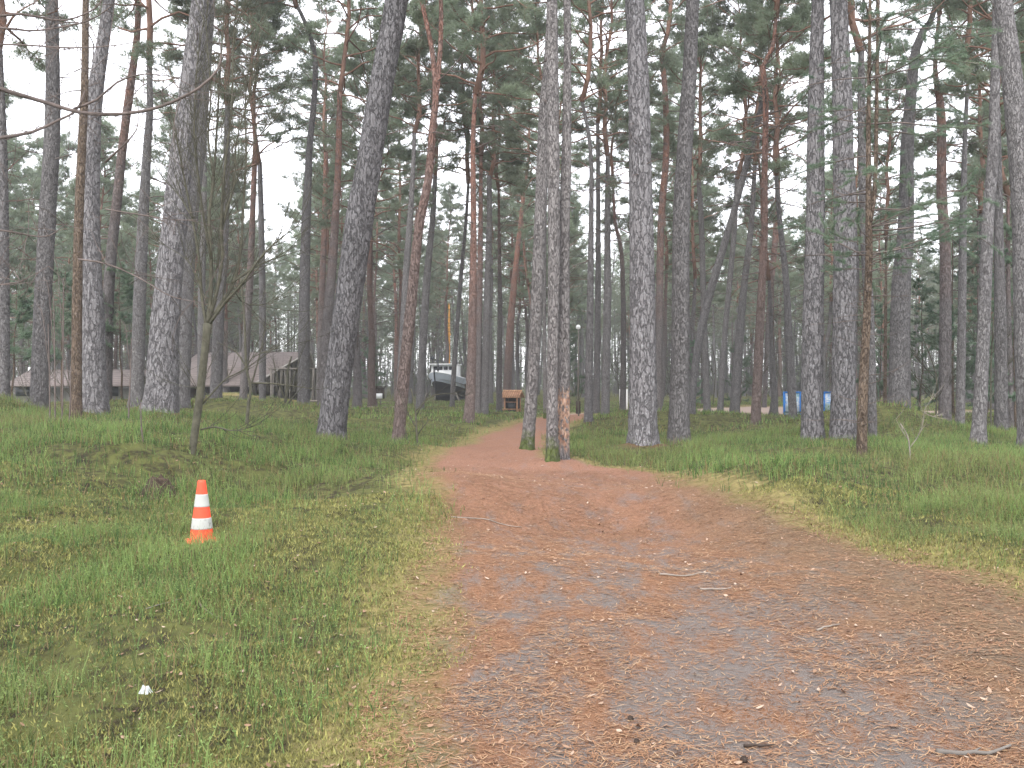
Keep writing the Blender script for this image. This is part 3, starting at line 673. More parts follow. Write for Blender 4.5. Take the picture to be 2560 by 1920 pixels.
DEAD = [dead_template(900 + i) for i in range(6)]
rnd = np.random.RandomState(77)
for flag, pts, Y, mt, lab in TR:
    P = np.array([W3(x, y, Y) for x, y, w in pts]); R = np.array([w / 2 * Y / K for x, y, w in pts])
    g = tz(P[0][0], Y); foot = np.array([P[0][0], Y, g])
    P[0][2] = min(P[0][2], g); 
    # gentle depth wander of the stem, so that it is not a flat cut-out
    dz = P[:, 2] - P[0][2]; P[:, 1] += .012 * dz * rnd.normal(0, 1.2)
    scale = P[:, 1] / Y; P[:, 0] *= scale; P[1:, 2] = EYE + (P[1:, 2] - EYE) * scale[1:]
    top = P[-1][2] - g; want = rnd.uniform(11.5, 14)
    fork = None
    if flag == 'f':
        i = 7; fk = [(941, 200, 11), (947, 150, 10), (951, 105, 9.5), (953, 35, 9), (951, -20, 8)]
        fork = [(W3(x, y, Y) * np.array([1, 1, 1]), w / 2 * Y / K) for x, y, w in fk]
        s_ = P[i][1] / Y
        fork = [((p * np.array([s_, s_, 1])) + np.array([0, 0, (EYE - p[2]) * (1 - s_)]), r) for p, r in fork]
    if pts[-1][1] < 25 and top < want and not fork:
        d = (P[-1] - P[-2]) / np.linalg.norm(P[-1] - P[-2]); L = want - top
        P = np.vstack([P, P[-1] + (d * .6 + np.array([0, 0, .4])) * L * .5, P[-1] + (d * .35 + np.array([0, 0, .65])) * L]); R = np.append(R, [R[-1] * .86, R[-1] * .7])
    near = Y < 26
    nd = int(12 + 12 * rnd.rand()) if Y > 26 else int(3 + 4 * rnd.rand())
    lo = 4.5 if Y > 26 else 6
    if 'whorled' in lab: nd = 34; lo = 4.5
    cs = {True: .95, False: 1.05}[near] * (1 if R[-1] > .06 else .85)
    build_tree('pine_tree', foot, P, R, mt, lab, None, rnd, near, crown=(flag != 'L'), cs=cs, dead=(lo, 14), nd=nd if flag != 'L' else 5, fork=fork, Ld=(.5, 1.8) if not 'whorled' in lab else (.9, 2.2))

# ---- background pines: random, steered by sight lines and by the places where the sky shows
KEEP = [(910, 1008, 78), (1082, 1134, 58), (1686, 1800, 47), (405, 640, 55), (-40, 300, 53), (1130, 1290, 46)]
GAPS = [(590, 650, 270, 400), (1265, 1320, 440, 540), (1560, 1610, 180, 450), (1975, 2030, 230, 450), (1060, 1150, -60, 40)]
def ztag(px):
    z = [(180, 'behind the low shed at the far left'), (400, 'in the wood left of the barn roof'), (645, 'rising behind the long barn roof'), (905, 'between the barn and the boat'), (1010, 'rising behind the boat'),
         (1070, 'just right of the boat'), (1240, 'behind the kiosk and the path bend'), (1450, 'beyond the crossing path, right of the kiosk'), (1690, 'beyond the slanting trunk'), (1880, 'behind the blue notice board'), (2050, 'in the dark wood right of the notice board'), (9999, 'in the wood at the far right')]
    for a, s in z:
        if px < a: return s
MARK = [(0, 'picture edge'), (84, 'first stout pine'), (207, 'blue-grey pine'), (345, 'thickest scaly pine'), (415, 'forked sapling'), (466, 'barn front pine'), (567, 'barn end pine'), (656, 'crooked topped pine'), (720, 'big leaning pine'), (860, 'red forked pine'), (960, 'boat mast'), (1014, 'orange topped pine'),
        (1105, 'kiosk'), (1142, 'pine in the path'), (1205, 'stripped trunk'), (1270, 'slender triple pines'), (1345, 'thin crooked pine'), (1390, 'thickest straight pine'), (1465, 'stout grey pine'), (1555, 'slanting trunk'), (1635, 'red-brown pine'), (1754, 'notice board pine'), (1821, 'stout pale pine'),
        (1866, 'brown young pine'), (1945, 'broad bending pine'), (2041, 'forked reddish pine'), (2118, 'open heath pine'), (2212, 'right picture edge')]
def between(px):
    if px < 0: return 'just outside the left picture edge'
    if px > 2212: return 'just outside the right picture edge'
    for (a, s), (b, t) in zip(MARK, MARK[1:]):
        if a <= px < b: return f'between the {s} and the {t}'
placed = [(a[0], a[1]) for a in A[:len(TR)]]
BG = []; rb = np.random.RandomState(4); bgc = 0; tries = 0
while bgc < 236 and tries < 20000:
    tries += 1
    Y = 34 + 100 * rb.rand() ** 1.15; X = rb.uniform(-.64 * Y - 4, .64 * Y + 4); px = CX + X * K / Y
    if any(a < px < b and Y < c + 2 for a, b, c in KEEP): continue
    if edge_d(np.array([X]), np.array([Y]))[0] > -.6: continue
    if any((X - q[0]) ** 2 + (Y - q[1]) ** 2 < (2.3 + Y * .006) ** 2 for q in placed): continue
    lg = Y > 50 and rb.rand() < .7; H = rb.uniform(5.5, 9) if lg else rb.uniform(8, 12); ch = 12 if lg else 8.5; cs = rb.uniform(.85, 1.15)
    if px > 1650 or px < 420: H -= rb.uniform(0, 2.5)
    g = tz(X, Y); y1 = CY - (g + H - EYE) * K / Y; y0 = CY - (g + H + ch * cs - EYE) * K / Y; rw = 1.2 * cs * K / Y
    if any(px + rw > a and px - rw < b and y0 < d and y1 > c for a, b, c, d in GAPS): continue
    placed.append((X, Y)); bgc += 1
    foot = np.array([X, Y, g]); r0 = rb.uniform(.12, .23)
    n = 6; lean = rb.normal(0, .035, 2); P = [foot.copy()]
    for i in range(n): P.append(P[-1] + np.array([lean[0] * H / n + rb.normal(0, .07), lean[1] * H / n, H / n]))
    R = np.linspace(r0 * 1.15, r0 * .5, n + 1); R[0] *= 1.12; R[-1] = max(R[-1], .07)
    mt = rb.choice(['g', 'g', 'r', 'r', 'rl']); red = mt != 'g'
    far = 'far' if Y > 80 else ('slim' if Y > 55 else 'nearer')
    lab = f"{far} {'reddish' if mt == 'rl' else ('red topped' if red else 'grey')} pine {between(px)}"
    BG.append((px, Y, build_tree('pine_tree', foot, P, R, mt, lab, 'background pines ' + ztag(px), rb, False, True, cs, dead=(2.5, 12), nd=99, Ld=(.6, 2.2), ctpl=(N_SHORT + rb.randint(4)) if lg else None)))
print('bg trees', bgc, tries)
def ordinals(items):
    by = {}
    for px, Y, o in items: by.setdefault(o['label'], []).append((px, o))
    for lab, L in by.items():
        if len(L) < 2: continue
        L.sort(key=lambda t: t[0]); names = ['leftmost', 'second', 'third', 'fourth', 'fifth', 'sixth', 'seventh', 'eighth', 'ninth', 'tenth']
        for i, (px, o) in enumerate(L):
            o['label'] = (names[i] if i < len(L) - 1 else 'rightmost') + ' ' + lab
ordinals(BG)

# ---- far wood mass
def far_wood():
    r = np.random.RandomState(9); mb = MB(); FV = []
    for k in range(640):
        Y = r.uniform(88, 200); X = r.uniform(-.68 * Y, .68 * Y); px = CX + X * K / Y
        g = 0.0; H = r.uniform(6, 11)
        mb.tube([(X, Y, g - 1), (X + r.normal(0, .3), Y, g + H * .6), (X + r.normal(0, .4), Y, g + H + 5)], [r.uniform(.12, .26), .13, .05], 5, cap=False)
        n = 40; cc = np.stack([X + r.normal(0, 1.3, n), Y + r.normal(0, 1.3, n), g + H - 1.5 + r.uniform(0, 9.5, n)], 1)
        p = np.repeat(cc, 30, 0) + r.normal(0, 1, (n * 30, 3)) * np.array([.55, .55, .22])
        FV.append(tufts(p, np.tile([0, 0, .6], (len(p), 1)), r, 1, .38, .10, .9))
    # thin undergrowth
    for k in range(3600):
        Y = r.uniform(90, 200); X = r.uniform(-.68 * Y, .68 * Y); h = r.uniform(1.5, 9)
        mb.tube([(X, Y, -.6), (X + r.normal(0, .3), Y, h * .5), (X + r.normal(0, .8), Y, h)], [.05, .035, .012], 3, cap=False)
        if r.rand() < .55:
            n = 40; p = np.stack([X + r.normal(0, .8, n), Y + r.normal(0, .8, n), r.uniform(.2, 1, n) * h], 1)
            FV.append(tufts(p, np.tile([0, 0, .3], (n, 1)), r, 1, .6, .12, 1))
    a = mb.mesh('trunks', BARK); V = np.vstack(FV)
    root = tag(link('far_wood', mesh_np('far_wood', V, None, np.arange(len(V)).reshape(-1, 3), NEEDLE)), 'far-off mass of pine wood closing the view behind all the trunks', 'wood', kind='stuff')
    o = link('trunks', a, root); tag(o, kind='stuff')
far_wood()

# ---- young pines / spruces with foliage low down
def young(foot, H, R, seed, label, z0=.12, dens=1.0, nl=None, group=None, mt=BARKB, L=.10, w=.010, r0=None, wid=1.0):
    rnd = np.random.RandomState(seed); root = empty('young_pine', tuple(foot), label, 'young pine', group)
    mb = MB(); n = 8; P = [np.array([0, 0, -.25])]
    for i in range(n): P.append(P[-1] + np.array([rnd.normal(0, .03), rnd.normal(0, .03), (H + .25) / n]))
    P = np.array(P); r0 = r0 or H * .009; mb.tube(P, np.linspace(r0, .008, n + 1), 8)
    link('trunk', mb.mesh('trunk', mt, True), root)
    bb = MB(); FP, FD = [], []
    nl = nl or int(H * 8)
    for k in range(nl):
        t = z0 + (1 - z0) * (k + rnd.rand()) / nl; i = min(int(t * n), n - 1); q = P[i] + (P[i + 1] - P[i]) * (t * n - i)
        az = rnd.uniform(0, 6.28); Lb = R * (1.1 - t) ** .6 * rnd.uniform(.5, 1.1)
        d = np.array([math.cos(az), math.sin(az), rnd.uniform(-.05, .4)])
        for sgm in twigs(bb, q, d, Lb, .006 + .006 * Lb, rnd, 1, .12, .2, 5, 4):
            m = int(26 * dens * max(.3, np.linalg.norm(sgm[-1] - sgm[0]))); u = rnd.uniform(.25, 1, m) * (len(sgm) - 1); ii = np.clip(u.astype(int), 0, len(sgm) - 2)
            if rnd.rand() < .2: continue
            FP.append(sgm[ii] + (sgm[ii + 1] - sgm[ii]) * (u - ii)[:, None]); FD.append((sgm[ii + 1] - sgm[ii]) / (np.linalg.norm(sgm[ii + 1] - sgm[ii], axis=1, keepdims=True) + 1e-6) + [0, 0, .2])
    link('branches', bb.mesh('branches', WOODD), root)
    V = tufts(np.vstack(FP), np.vstack(FD), rnd, 8, L, w, .7)
    link('needles', mesh_np('needles', V, None, np.arange(len(V)).reshape(-1, 3), NEEDLE_Y), root)
    return root
YP = [(2060, 34, 7.5, 2.2, 'dark green young spruce-like pine right of the broad bending pine'), (2130, 38, 6.5, 2.0, 'dark green young pine behind the slender pine near the right edge'), (1985, 40, 6, 2.0, 'dark young pine just right of the broad pale pine'),
      (2195, 30, 6.5, 2.0, 'young pine filling the gap at the right picture edge'), (1900, 44, 5.5, 1.8, 'young pine behind the pole thin dark trunk'), (30, 27, 4.2, 1.5, 'soft green young pine at the far left edge'),
      (135, 30, 4.6, 1.5, 'soft green young pine left of the slim reddish pine'), (265, 33, 5, 1.5, 'young pine between the pale blue-grey pine and the dark grey pine'), (1480, 52, 4, 1.5, 'small green pine behind the stout grey pine'), (1600, 60, 4.5, 1.6, 'small green pine behind the right leaning pine'),
      (1230, 68, 6, 1.9, 'green young pine seen beyond the stripped trunk'), (800, 66, 5, 1.8, 'green young pine right of the big leaning pine, far back')]
for k, (px, Y, H, R_, lab) in enumerate(YP):
    X = (px - CX) * Y / K; young(np.array([X, Y, tz(X, Y)]), H, R_, 300 + k, lab, .42 if px < 300 else .10, 1.1, w=.016 + Y * .0003, L=.12)
# brown young pine in the heath at the right: bare below, needles from 3 m up
def brown_pine():
    Y = 16.0; rnd = np.random.RandomState(501)
    pts = [(1861, 1020, 22), (1864, 857, 20), (1872, 691, 16), (1877, 567, 15), (1877, 497, 14), (1876, 290, 9), (1878, 124, 7), (1880, -60, 6)]
    P = np.array([W3(x, y, Y) for x, y, w in pts]); g = tz(P[0][0], Y); foot = np.array([P[0][0], Y, g]); P[0][2] = min(g, P[0][2])
    R = np.array([w / 2 * Y / K for x, y, w in pts]); P -= foot; P = np.vstack([P[0] - [0, 0, .3], P]); R = np.append(R[0], R)
    root = empty('young_pine', tuple(foot), 'brown slim young pine with green sprays standing forward in the right heath', 'young pine')
    mb = MB(); D_, r_ = trunk_tube(mb, P, R, True, 3)
    f2 = np.array([W3(x, y, Y) for x, y in [(1877, 480), (1890, 400), (1894, 200), (1897, 0), (1898, -60)]]) - foot; trunk_tube(mb, f2, [.05, .035, .03, .027, .02], True, 4)
    link('trunk', mb.mesh('trunk', BARKB, True), root)
    bb = MB(); FP, FD = [], []
    for k in range(78):
        z = 2.6 + 7.0 * rnd.rand() ** .9
        src = D_ if (rnd.rand() < .6 or z < 5) else f2; zi = int(np.argmin(np.abs(src[:, 2] - z))); q = src[zi]
        if src is f2: q = np.array([np.interp(z, f2[:, 2], f2[:, 0]), 0, z])
        az = rnd.uniform(0, 6.28); Lb = rnd.uniform(.7, 2.0) * (1 if z > 3.4 else .8)
        d = np.array([math.cos(az) * 1.1, math.sin(az), rnd.uniform(-.15, .35)])
        bare = z < 3.3 or rnd.rand() < .18
        for sgm in twigs(bb, q, d, Lb, .006 + .006 * Lb, rnd, 1, .0, .25, 6, 4):
            if bare or rnd.rand() < .15: continue
            m = int(44 * np.linalg.norm(sgm[-1] - sgm[0])) + 3; u = rnd.uniform(.45, 1, m) * (len(sgm) - 1); ii = np.clip(u.astype(int), 0, len(sgm) - 2)
            FP.append(sgm[ii] + (sgm[ii + 1] - sgm[ii]) * (u - ii)[:, None]); FD.append((sgm[ii + 1] - sgm[ii]) / (np.linalg.norm(sgm[ii + 1] - sgm[ii], axis=1, keepdims=True) + 1e-6) + [0, 0, .2])
    for k in range(16):     # dead twigs low on the stem
        z = rnd.uniform(.6, 2.8); i = int(np.argmin(np.abs(D_[:, 2] - z))); a = rnd.uniform(0, 6.28)
        twigs(bb, D_[i], np.array([math.cos(a), math.sin(a), rnd.uniform(-.2, .3)]), rnd.uniform(.3, 1.1), .008, rnd, 1, .1, .3, 3)
    link('branches', bb.mesh('branches', WOODD), root)
    V = tufts(np.vstack(FP), np.vstack(FD), rnd, 8, .085, .0055, .65)
    link('needles', mesh_np('needles', V, None, np.arange(len(V)).reshape(-1, 3), NEEDLE_Y), root)
brown_pine()

# ---- near pine outside the left edge whose limbs hang into the picture
def edge_pine():
    Y = 10.5; rnd = np.random.RandomState(33); X = -7.6; g = tz(X, Y); foot = np.array([X, Y, g])
    root = empty('pine_tree', tuple(foot), 'pine just outside the left edge whose dark bare limbs reach into the upper left corner', 'pine tree')
    mb = MB(); P = [(0, 0, -.3), (.02, 0, 2), (-.05, .05, 5), (.1, 0, 8), (.1, 0, 11)]; trunk_tube(mb, P, [.24, .2, .18, .15, .12], False, 2)
    link('trunk', mb.mesh('trunk', BARK, True), root)
    bb = MB()
    for pts, r0 in (([(-240, 120), (-60, 175), (0, 192), (88, 218), (176, 243), (264, 246), (350, 229), (430, 190), (470, 150), (478, 118)], .032), ([(-240, 330), (-80, 312), (0, 298), (70, 285), (130, 258), (165, 238), (183, 198)], .03),
                    ([(-240, 60), (0, 34), (60, 33), (140, 44), (210, 15), (225, -20)], .02), ([(-240, 30), (0, 60), (80, 66), (190, 45), (245, 10)], .018), ([(-240, 460), (0, 497), (60, 508), (105, 510), (140, 485)], .014), ([(-240, 90), (0, 96), (150, 103), (250, 98), (300, 88)], .014),
                    ([(-240, 620), (0, 615), (60, 600), (105, 575)], .012), ([(160, 235), (210, 215), (250, 180), (310, 160), (390, 168)], .016), ([(228, 350), (270, 310), (295, 280), (300, 240)], .014), ([(170, 560), (230, 570), (300, 600), (370, 640), (440, 655)], .012), ([(228, 452), (330, 468), (380, 475), (430, 475)], .010)):
        P = np.array([W3(x, y, Y + .25 * math.sin(x * .01)) for x, y in pts]) - foot
        if pts[0][0] < -200: P[0] = np.array([.0, 0, P[0][2]])
        D_, r_ = smooth_path(P, np.linspace(r0, r0 * .3, len(P)), .12); bb.tube(D_, r_, 6)
        for k in range(int(len(D_) * 1.1)):
            i = rnd.randint(len(D_) // 4, len(D_)); twigs(bb, D_[i], rnd.normal(0, 1, 3) * [1, .8, 1], rnd.uniform(.15, .9), .0055, rnd, 1, -.1, .3, 3, 3)
    link('branches', bb.mesh('branches', WOODD), root)
    c = link('crown', CROWNS[2][1], root, (.1, 0, 9.5)); link('branches', CROWNS[2][0], c)
edge_pine()

# ---- bare saplings
def stems(name, foot, plan, mat, label, seed, cat='sapling', tw=0, twl=(.2, .7), group=None, r_tw=.004, up=.7):
    rnd = np.random.RandomState(seed); root = empty(name, tuple(foot), label, cat, group); mb = MB(); bb = MB()
    for k, (P, R) in enumerate(plan):
        D_, r_ = smooth_path(np.asarray(P) - foot, R, .12); (mb if k == 0 else bb).tube(D_, r_, 10 if k == 0 else 6)
        if k == 0: continue
        for q in range(int(tw * len(D_))):
            i = rnd.randint(1, len(D_)); d = D_[i] - D_[i - 1]; d /= np.linalg.norm(d); d = d + rnd.normal(0, .45, 3); d[2] += up * .3
            twigs(bb, D_[i], d, rnd.uniform(*twl), r_tw, rnd, 1, .25, .2, 3, 3)
    link('trunk', mb.mesh('trunk', mat, True), root)
    if bb.n: link('branches', bb.mesh('branches', mat), root)
    return root
def rowan():
    Y = 13.0; f = tz((413 - CX) * Y / K, Y); foot = np.array([(413 - CX) * Y / K, Y, f]); rnd = np.random.RandomState(3)
    def pl(pts, d0, d1=0): 
        n = len(pts); return [W3(x, y, Y + d0 * i / (n - 1)) for i, (x, y) in enumerate(pts)]
    u = Y / K / 2
    tr = [(411, 1016), (415, 985), (420, 940), (430, 870), (438, 800), (445, 735), (448, 700)]
    plan = [(pl(tr, 0), [10 * u * 1.3, 15 * u, 17 * u, 18 * u, 17 * u, 17 * u, 19 * u])]
    for pts, d, w in [([(448, 705), (455, 640), (456, 560), (452, 470), (462, 380), (470, 250), (478, 120), (486, 0)], .5, 12), ([(449, 700), (466, 640), (480, 560), (478, 480), (486, 360), (500, 240), (504, 100), (512, -10)], -.5, 11),
                      ([(446, 705), (436, 640), (430, 560), (415, 470), (395, 370), (378, 280), (366, 220)], .4, 9), ([(450, 702), (478, 655), (505, 610), (520, 540), (526, 440), (532, 330), (530, 220), (546, 90)], .8, 11),
                      ([(452, 700), (485, 655), (525, 610), (560, 560), (600, 520), (640, 490)], -.6, 9), ([(500, 612), (545, 580), (590, 560), (650, 540)], .3, 6), ([(456, 560), (440, 470), (428, 380), (420, 280), (424, 160), (440, 40)], -.7, 7),
                      ([(478, 480), (505, 400), (512, 300), (540, 200), (560, 80)], .5, 6), ([(470, 580), (480, 500), (500, 420), (535, 330), (570, 280)], -.6, 6), ([(462, 380), (450, 300), (455, 200), (446, 60), (450, -20)], .5, 6), ([(415, 470), (385, 420), (352, 385), (330, 350)], .3, 4),
                      ([(438, 872), (465, 842), (492, 815), (526, 800), (545, 772), (590, 755), (640, 742)], -.4, 4.5), ([(434, 928), (465, 922), (497, 930), (530, 926), (562, 916)], -.3, 5), ([(430, 862), (428, 845), (420, 838)], 0, 3),
                      ([(447, 655), (425, 600), (402, 560), (340, 520)], .5, 4), ([(500, 612), (520, 650), (560, 660), (610, 640)], .5, 4)]:
        plan.append((pl(pts, d), np.linspace(w * u * .85, w * u * .2, len(pts))))
    stems('bare_sapling', foot, plan, TWIG, 'leafless multi-stemmed sapling with mossy trunk behind the traffic cone', 8, 'sapling', 1.5, (.35, 1.3), r_tw=.0055)
rowan()
def sap(pts, Y, w, lab, seed, side=(), tw=.5, mat=TWIG, group=None, w2=None, twl=(.15, .6)):
    P = [W3(x, y, Y) for x, y in pts]; g = tz(P[0][0], Y); foot = np.array([P[0][0], Y, g]); P[0][2] = g - .1; u = Y / K / 2
    plan = [(P, np.linspace(w * u, (w2 or w * .5) * u, len(P)))]
    for s in side: plan.append(([W3(x, y, Y + .2) for x, y in s], np.linspace(w * u * .6, w * u * .15, len(s))))
    if tw and not side: plan.append((P[len(P) // 2:], np.linspace(w * u * .7, w * u * .4, len(P) - len(P) // 2)))
    stems('bare_sapling', foot, plan, mat, lab, seed, 'sapling', tw, twl, group)
sap([(531, 924), (537, 870), (542, 840), (532, 790), (528, 690), (520, 600)], 18, 8, 'thin lichened sapling forking low in front of the barn end', 21, [[(542, 835), (560, 770), (578, 690)], [(545, 828), (580, 828), (620, 832), (690, 842)], [(536, 800), (510, 760), (470, 740)]], .5, TWIG)
sap([(304, 870), (306, 930), (312, 1003)][::-1], 13, 4, 'lone dark stick-like sapling left of the mossy sapling', 22, [], 0, WOODD)
for k, (x0, y0, x1, y1, lb) in enumerate([(108, 925, 104, 700, 'first thin dead pole right of the stout dark pine'), (119, 928, 116, 640, 'second thin dead pole right of the stout dark pine'), (134, 918, 137, 600, 'third thin dead pole, before the low shed wall'), (149, 930, 153, 790, 'short dead pole at the foot of the slim brown pine'), (277, 905, 284, 730, 'thin dead pole just left of the very thick pine')]):
    sap([(x0, y0), ((x0 + x1) / 2 + 1, (y0 + y1) / 2), (x1, y1)], 18, 3.6, lb, 40 + k, [[((x0 + x1) / 2, (y0 + y1) / 2 - 20), (x1 - 14, y1 - 30), (x1 - 30, y1 - 34)]], .6, WOODD)
sap([(903, 968), (900, 930), (897, 880), (888, 840)], 19, 5, 'bare bush at the left path edge under the forked pine', 51, [[(900, 925), (880, 890), (862, 850)], [(898, 900), (915, 870), (940, 850)], [(897, 890), (925, 860), (960, 850), (1005, 855)], [(901, 940), (920, 915), (930, 905)]], 1.0, TWIG)
sap([(886, 972), (880, 950), (874, 920)], 19.5, 4, 'curved bare stem beside the foot of the forked pine', 52, [], 0, TWIG)
sap([(1966, 1000), (1965, 970), (1960, 940), (1945, 915)], 14.5, 3.5, 'bare branching shrub sticking up from the right heath', 53, [[(1967, 965), (1990, 930), (2000, 880), (2040, 830)], [(1962, 950), (1948, 930), (1935, 905)], [(1996, 890), (2015, 900), (2045, 892)]], .7, TWIGL)
sap([(612, 905), (618, 860), (622, 800), (630, 770)], 33, 7, 'tangle of bare thin stems in front of the barn gable', 54, [[(618, 870), (600, 820), (590, 775)], [(620, 850), (640, 800), (652, 760)], [(616, 880), (640, 850), (660, 830)]], 2.0, TWIG, twl=(.5, 1.6))
sap([(1250, 890), (1249, 860), (1252, 820)], 40, 3, 'small bare bush right behind the stripped trunk', 55, [[(1249, 870), (1240, 840), (1236, 815)], [(1250, 865), (1262, 835), (1270, 810)]], 1.2, TWIG, twl=(.3, 1.))
US = []; bs = np.random.RandomState(8)
for k, (px, Y) in enumerate([(1340, 55), (1450, 60), (1630, 48), (1540, 56), (740, 58), (815, 64), (1000, 84), (1900, 34), (2020, 30), (2140, 27), (60, 36), (150, 38), (330, 44), (1780, 62), (1690, 70)]):
    X = (px - CX) * Y / K; g = tz(X, Y); foot = np.array([X, Y, g]); H = bs.uniform(2.5, 5.5)
    plan = [([foot - [0, 0, .1], foot + [bs.normal(0, .1), 0, H * .5], foot + [bs.normal(0, .3), 0, H]], [.03, .02, .008])]
    for j in range(5):
        a = bs.uniform(0, 6.28); l = bs.uniform(.6, 1.5); z0 = bs.uniform(.15, .6) * H
        plan.append(([foot + [0, 0, z0], foot + [math.cos(a) * l * .5, math.sin(a) * l * .5, z0 + l * .6], foot + [math.cos(a) * l, math.sin(a) * l, z0 + l * 1.4]], [.016, .011, .005]))
    _ = stems('bare_sapling', foot, plan, TWIG, f'thin leafless undergrowth sapling {between(px)}', 600 + k, 'sapling', 1.0, (.3, 1.2), 'undergrowth saplings', .008); US.append((px, Y, _))
ordinals(US)

# ------------------------------------------------------------------ traffic cone
def lathe(prof, n=48):
    V, Q_ = [], []
    for r, z in prof:
        for k in range(n): a = 2 * math.pi * k / n; V.append((r * math.cos(a), r * math.sin(a), z))
    for i in range(len(prof) - 1):
        for k in range(n): Q_.append((i * n + k, i * n + (k + 1) % n, (i + 1) * n + (k + 1) % n, (i + 1) * n + k))
    return V, Q_
def cone_mat(name, c, dirt_c, amt, zd=(.1, .3)):
    m, t, b = newmat(name, .5, .35); N = NT(t); v = N.coords(); tc = N.n('ShaderNodeTexCoord'); sp = N.n('ShaderNodeSeparateXYZ'); N.l(tc.outputs['Object'], sp.inputs[0])
    n1 = N.noise(N.coords((1, 1, .35)), 40, 4, .65); f = N.math('MULTIPLY', N.map(n1, .56, .66), N.map(sp.outputs[2], zd[1], zd[0], .05, 1))
    n2 = N.noise(v, 12, 3)
    cc = N.mix(N.map(n2, .35, .7, 0, .35), c, tuple(x * .7 for x in c)); cc = N.mix(N.math('MULTIPLY', f, amt), cc, dirt_c); N.l(cc, b.inputs['Base Color']); return m
def traffic_cone():
    px, py = 436, 1163; Y = 8.25; X = (px - CX) * Y / K; g = tz(X, Y)
    global cone_g; cone_g = EYE - (py - CY) * Y / K
    root = empty('traffic_cone', (X, Y, cone_g - .032), 'orange and white striped traffic cone standing in the heath left of the path', 'traffic cone', rz=.5)
    ORB = cone_mat('cone_orange', (.88, .085, .035), (.10, .06, .045), .5, (0, .16)); WH = cone_mat('cone_white', (.42, .43, .40), (.05, .045, .04), .95, (.14, .24))
    # heights: flange, then five bands
    zt = .565; rb_, rt_ = .108, .034
    def rz_(z): return rb_ + (rt_ - rb_) * (z - .03) / (zt - .03)
    V, Q_ = lathe([(rb_ + .012, .022), (rb_ + .004, .03), (rz_(.05), .05)] + [(rz_(z), z) for z in np.linspace(.08, .545, 16)] + [(rt_, zt - .004), (rt_ - .004, zt), (rt_ - .012, zt), (rt_ - .014, zt - .03), (rt_ - .012, zt - .15)])
    me = mesh_np('body', V, Q_, None, ORB, True); link('body', me, root)
    for z0, z1 in ((.125, .225), (.325, .44)):
        V, Q_ = lathe([(rz_(z0) - .001, z0), (rz_(z0) + .0022, z0 + .001)] + [(rz_(z) + .0022, z) for z in np.linspace(z0 + .01, z1 - .01, 6)] + [(rz_(z1) + .0022, z1 - .001), (rz_(z1) - .001, z1)])
        link('reflective_band', mesh_np('reflective_band', V, Q_, None, WH, True), root)
    # square foot with rounded corners
    n = 40; pr = []
    for h, z in ((.140, 0), (.144, .006), (.142, .018), (.134, .024), (.10, .028)):
        for k in range(n):
            a = 2 * math.pi * k / n; c, s_ = math.cos(a), math.sin(a); q = (abs(c) ** 6 + abs(s_) ** 6) ** (-1 / 6); pr.append((h * q * c, h * q * s_, z))
    Q_ = [(i * n + k, i * n + (k + 1) % n, (i + 1) * n + (k + 1) % n, (i + 1) * n + k) for i in range(4) for k in range(n)]
    link('base', mesh_np('base', pr, Q_, None, ORB, True), root)
traffic_cone()

